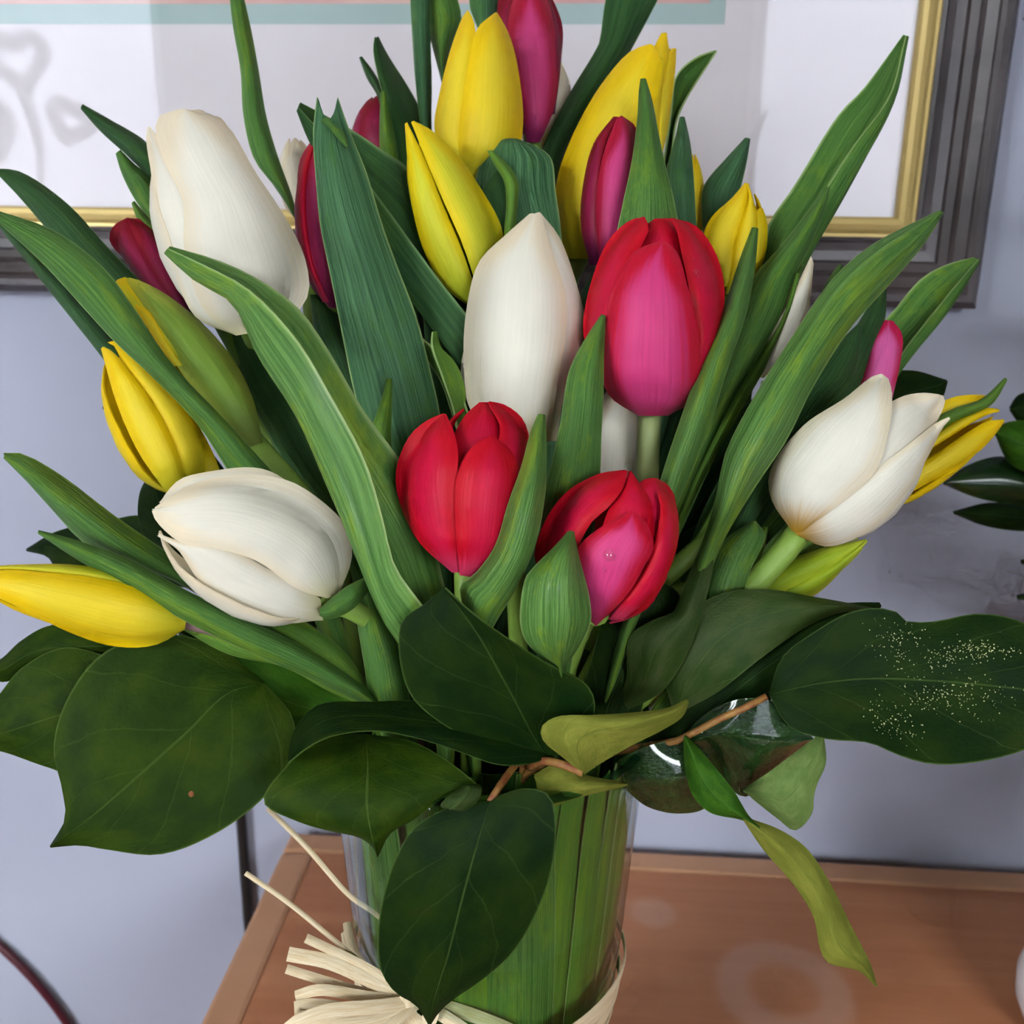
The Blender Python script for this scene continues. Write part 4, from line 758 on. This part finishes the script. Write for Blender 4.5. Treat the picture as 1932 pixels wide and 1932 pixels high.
# ------------------------------------------------------------------ water drops
M['drop'] = glass_mat('water_drop', (.97, .98, .97), 0.03, 1.33, 4.0); M['drop_glint'] = plain('painted_drop_glints', (186, 188, 136), .2)  # second material: pale colour painted in for the glints on fine drops
def drop_mesh(c, r, nrm, V, Fc, n=7):
    a = np.cross(nrm, [.3, .5, .8]); a /= np.linalg.norm(a); bb = np.cross(nrm, a); k = len(V)
    for (rr, hh) in ((1.0, 0.0), (.75, .42), (.35, .62)):
        for j in range(n):
            q = 2*math.pi*j/n; V.append(c+r*rr*(math.cos(q)*a+math.sin(q)*bb)+nrm*r*hh)
    V.append(c+nrm*r*.68)
    for i in range(2):
        for j in range(n): Fc.append((k+i*n+j, k+i*n+(j+1) % n, k+(i+1)*n+(j+1) % n, k+(i+1)*n+j))
    for j in range(n): Fc.append((k+2*n+j, k+2*n+(j+1) % n, k+3*n))
def near(pts, x, y):                           # the surface point that shows at pixel (x, y)
    q = pts.reshape(-1, 3)-CAM; z = q@FWD; X = 966+F*(q@RIGHT)/z; Y = 966-F*(q@UP)/z
    i = int(np.argmin((X-x)**2+(Y-y)**2)); return pts.reshape(-1, 3)[i], z[i]
def drops(leaf, spots, n, r0, r1, name='water_drops', mat='drop'):
    pts = GRID[leaf.name]; V = []; Fc = []
    for k in range(n):
        cx, cy, sx, sy, an = spots[k % len(spots)]; gx, gy = rng.normal(0, sx), rng.normal(0, sy)
        x = cx+gx*math.cos(an)-gy*math.sin(an); y = cy+gx*math.sin(an)+gy*math.cos(an)
        _, z = near(pts, x, y); c = P(x, y, z-.0008); nr = CAM-c; nr /= np.linalg.norm(nr); drop_mesh(c, rng.uniform(r0, r1), nr, V, Fc)
    o = mesh_obj(name, V, Fc, M[mat], leaf); o['kind'] = 'stuff'
drops(LEAF_BIG, [(1700,1210,30,25,.2), (1800,1235,50,14,-.3), (1860,1228,40,8,0), (1760,1320,45,18,0), (1830,1310,50,18,0), (1690,1365,30,18,.4)], 620, .0001, .00028, mat='drop_glint')
drops(LEAF_WET, [(1420,1420,45,30,.3), (1360,1360,30,12,0), (1460,1450,30,20,0)], 26, .0002, .0005, mat='drop')
drops(LEAF_WET2, [(1290,1522,40,5,0), (1250,1440,30,20,0)], 26, .0002, .0006, mat='drop')
def one_drop(par, x, y, d, r):
    V = []; Fc = []; c = P(x, y, d); nr = CAM-c; nr /= np.linalg.norm(nr); drop_mesh(c, r, nr, V, Fc, 12); mesh_obj('water_drop', V, Fc, M['drop'], par)
in_vase(y9, -.05, .03, .25, .020, 'blade_lime', .08, .88); in_vase(r1, -.85, .03, .25, .014, 'blade_lime', -.05, .90); in_vase(r3, -.45, .02, .20, .018, 'blade', .05, .80)
in_vase(t5, -1.05, .05, .26, .018, 'blade', .12, .78); in_vase(t3, -2.1, .03, .25, .018, 'blade_lime', .1, .85); in_vase(t1, -2.6, .03, .25, .020, 'blade', .1, .82)
in_vase(r2, -1.5, .02, .26, .020, 'blade', .1, .80); in_vase(y10, .45, .03, .25, .022, 'blade_lime', -.2, .85); in_vase(y6, 2.9, .03, .25, .022, 'blade_lime', -.2, .85)
def body_depth(body, x, y, lift=.003):
    (bx_, by_), (tx, ty), (d0, d1), w = body; ax = np.array([tx-bx_, ty-by_], float); L = np.linalg.norm(ax); ax /= L; pr = np.array([-ax[1], ax[0]])
    rel = np.array([x-bx_, y-by_]); v = min(max(rel@ax/L, 0), 1); lat = rel@pr/w; k = math.sqrt(max(np.interp(v, *PROF)**2-lat*lat, 0)+.004); dax = d0+(d1-d0)*v
    return dax-w*dax/F*.95*k-lift
B1 = ((1226, 786), (1246, 412), (.396, .388), 128); B3 = ((1122, 1178), (1208, 895), (.364, .354), 128)
one_drop(r1, 1312, 516, body_depth(B1, 1312, 516, .0012), .0016); one_drop(r1, 1308, 490, body_depth(B1, 1308, 490, .0012), .0006)
one_drop(r3, 1150, 1047, body_depth(B3, 1150, 1047, .0044), .0022); one_drop(r3, 1140, 1075, body_depth(B3, 1140, 1075, .0044), .0008)

# ------------------------------------------------------------------ unseen houseplant foliage beyond the right edge, added to shade the wall
def leaf3d(own, base, dirv, L, w, mat, droop=.35, ns=7, nt=14):
    dirv = np.array(dirv, float); dirv /= np.linalg.norm(dirv); sd = np.cross(dirv, [0, 0, 1.0]); sd /= np.linalg.norm(sd)+1e-9; up = np.cross(sd, dirv); V = []; uv = []
    for i in range(nt):
        v = i/(nt-1); c = np.array(base)+dirv*L*v+np.array([0, 0, -droop*L*v*v]); ww = w*math.sin(math.pi*min(1, .04+.96*v**.85))**.8
        for j in range(ns):
            q = -1+2*j/(ns-1); V.append(c+sd*q*ww/2+up*(.18*ww*abs(q)-.04*w*math.sin(8*v+j))); uv.append(((q+1)/2, v))
    mesh_obj('leaf', V, grid_faces(ns, nt), M[mat], own, uv, solid=.0006, off=0.0)
hub = np.array([pcx+.03, pcy-.02, ZT+.045])
made = 0; tries = 0
while made < 52 and tries < 4000:
    tries += 1; L_ = random.uniform(.085, .125); w_l = random.uniform(.05, .07)
    b0 = np.array([random.uniform(.35, .56), random.uniform(.03, .27), random.uniform(.80, 1.20)])
    out = b0-np.array([.45, .12, .9]); dv = np.array([out[0]+random.uniform(-.2, .2), out[1]+random.uniform(-.2, .2), .12+random.uniform(-.05, .1)]); dv /= np.linalg.norm(dv)
    tip_ = b0+dv*L_; sd = np.cross(dv, [0, 0, 1]); mid_ = b0+dv*L_*.5; chk = [b0, tip_, mid_+sd*w_l*.55, mid_-sd*w_l*.55, tip_-np.array([0, 0, .05])]
    if min(project(q)[0] for q in chk) < 1960 or max(q[1] for q in chk) > YW-.02 or min(q[2] for q in chk) < ZT+.02: continue
    leaf3d(hp, b0, dv, L_, w_l, ('salal_wet', 'salal_mid', 'salal')[made % 3])
    tube('leaf_stalk', [hub, hub*.4+b0*.6+np.array([.01, 0, -.01]), b0], .0018, M['stem'], hp, n=6, seg=10); made += 1

# ------------------------------------------------------------------ heart ornament hanging in the window behind the camera
M['rattan'] = plain('grey_wicker', (96, 88, 84), .8)
def mirrored(x, y, yy):                        # where the picture glass shows pixel (x, y) on the plane y = yy
    g = YW-.0115; r = P(x, y, 1)-CAM; t0 = (g-CAM[1])/r[1]; p = CAM+r*t0; return np.array([p[0]+r[0]*(g-yy)/r[1], yy, p[2]+r[2]*(g-yy)/r[1]])
hc = mirrored(40, 150, WIN_Y+.06)
ho = empty('heart_garland', hc, 'grey wicker heart garland hanging in the window mirrored by the picture glass', 'ornament')
def heart(cx, cz, sc, tilt, r):
    pts = []
    for q in np.linspace(0, 2*math.pi, 33):
        x = 16*math.sin(q)**3/16; z = (13*math.cos(q)-5*math.cos(2*q)-2*math.cos(3*q)-math.cos(4*q))/16
        pts.append(hc+np.array([cx+sc*(x*math.cos(tilt)-z*math.sin(tilt)), 0, cz+sc*(x*math.sin(tilt)+z*math.cos(tilt))]))
    tube('heart', pts, r, M['rattan'], ho, n=8, seg=48)
heart(0, .05, .075, .1, .022); heart(.13, -.11, .055, -.4, .022); heart(-.12, -.14, .07, .3, .026)
tube('cord', [hc+np.array([0, 0, .12]), hc+np.array([.01, 0, .5]), np.array([hc[0], WIN_Y+.02, 2.45])], .002, M['rattan'], ho, n=6, seg=10)
tube('tail', [hc+np.array([.0, 0, -.02]), hc+np.array([.03, 0, -.2]), hc+np.array([-.02, 0, -.42])], (.02, .012, .004), M['rattan'], ho, n=8, seg=12)
# blemish on the broad left leaf
V = []; Fc = []; _, z_ = near(GRID[LEAF_LEFT.name], 361, 1496); c = P(361, 1496, z_+.0004); nr = CAM-c; nr /= np.linalg.norm(nr); drop_mesh(c, .0022, nr, V, Fc, 10)
mesh_obj('brown_spot', V, Fc, plain('brown_spot', (120, 66, 26), .7), LEAF_LEFT)
for k, (own, an, rr_, ww, mt) in enumerate([(t4, -.1, .965, .026, 'blade_lime'), (y9, .25, .955, .030, 'blade'), (y10, .55, .95, .030, 'blade_lime'), (r1, -.55, .72, .030, 'blade'), (r3, -.95, .66, .034, 'blade_lime'), (t2, -1.35, .62, .034, 'blade'),
                                            (r2, -1.8, .66, .034, 'blade_lime'), (t3, -2.2, .72, .034, 'blade'), (y7, -2.7, .78, .034, 'blade_lime'), (y6, -3.0, .94, .030, 'blade'), (t1, 2.9, .93, .030, 'blade_lime'), (r8, .9, .7, .036, 'blade'), (y1, 1.6, .7, .036, 'blade_lime'), (y2, 2.2, .7, .036, 'blade')]):
    in_vase(own, an, .02+.01*(k % 3), .285, ww*.8, mt, .06*(-1)**k, rr_)
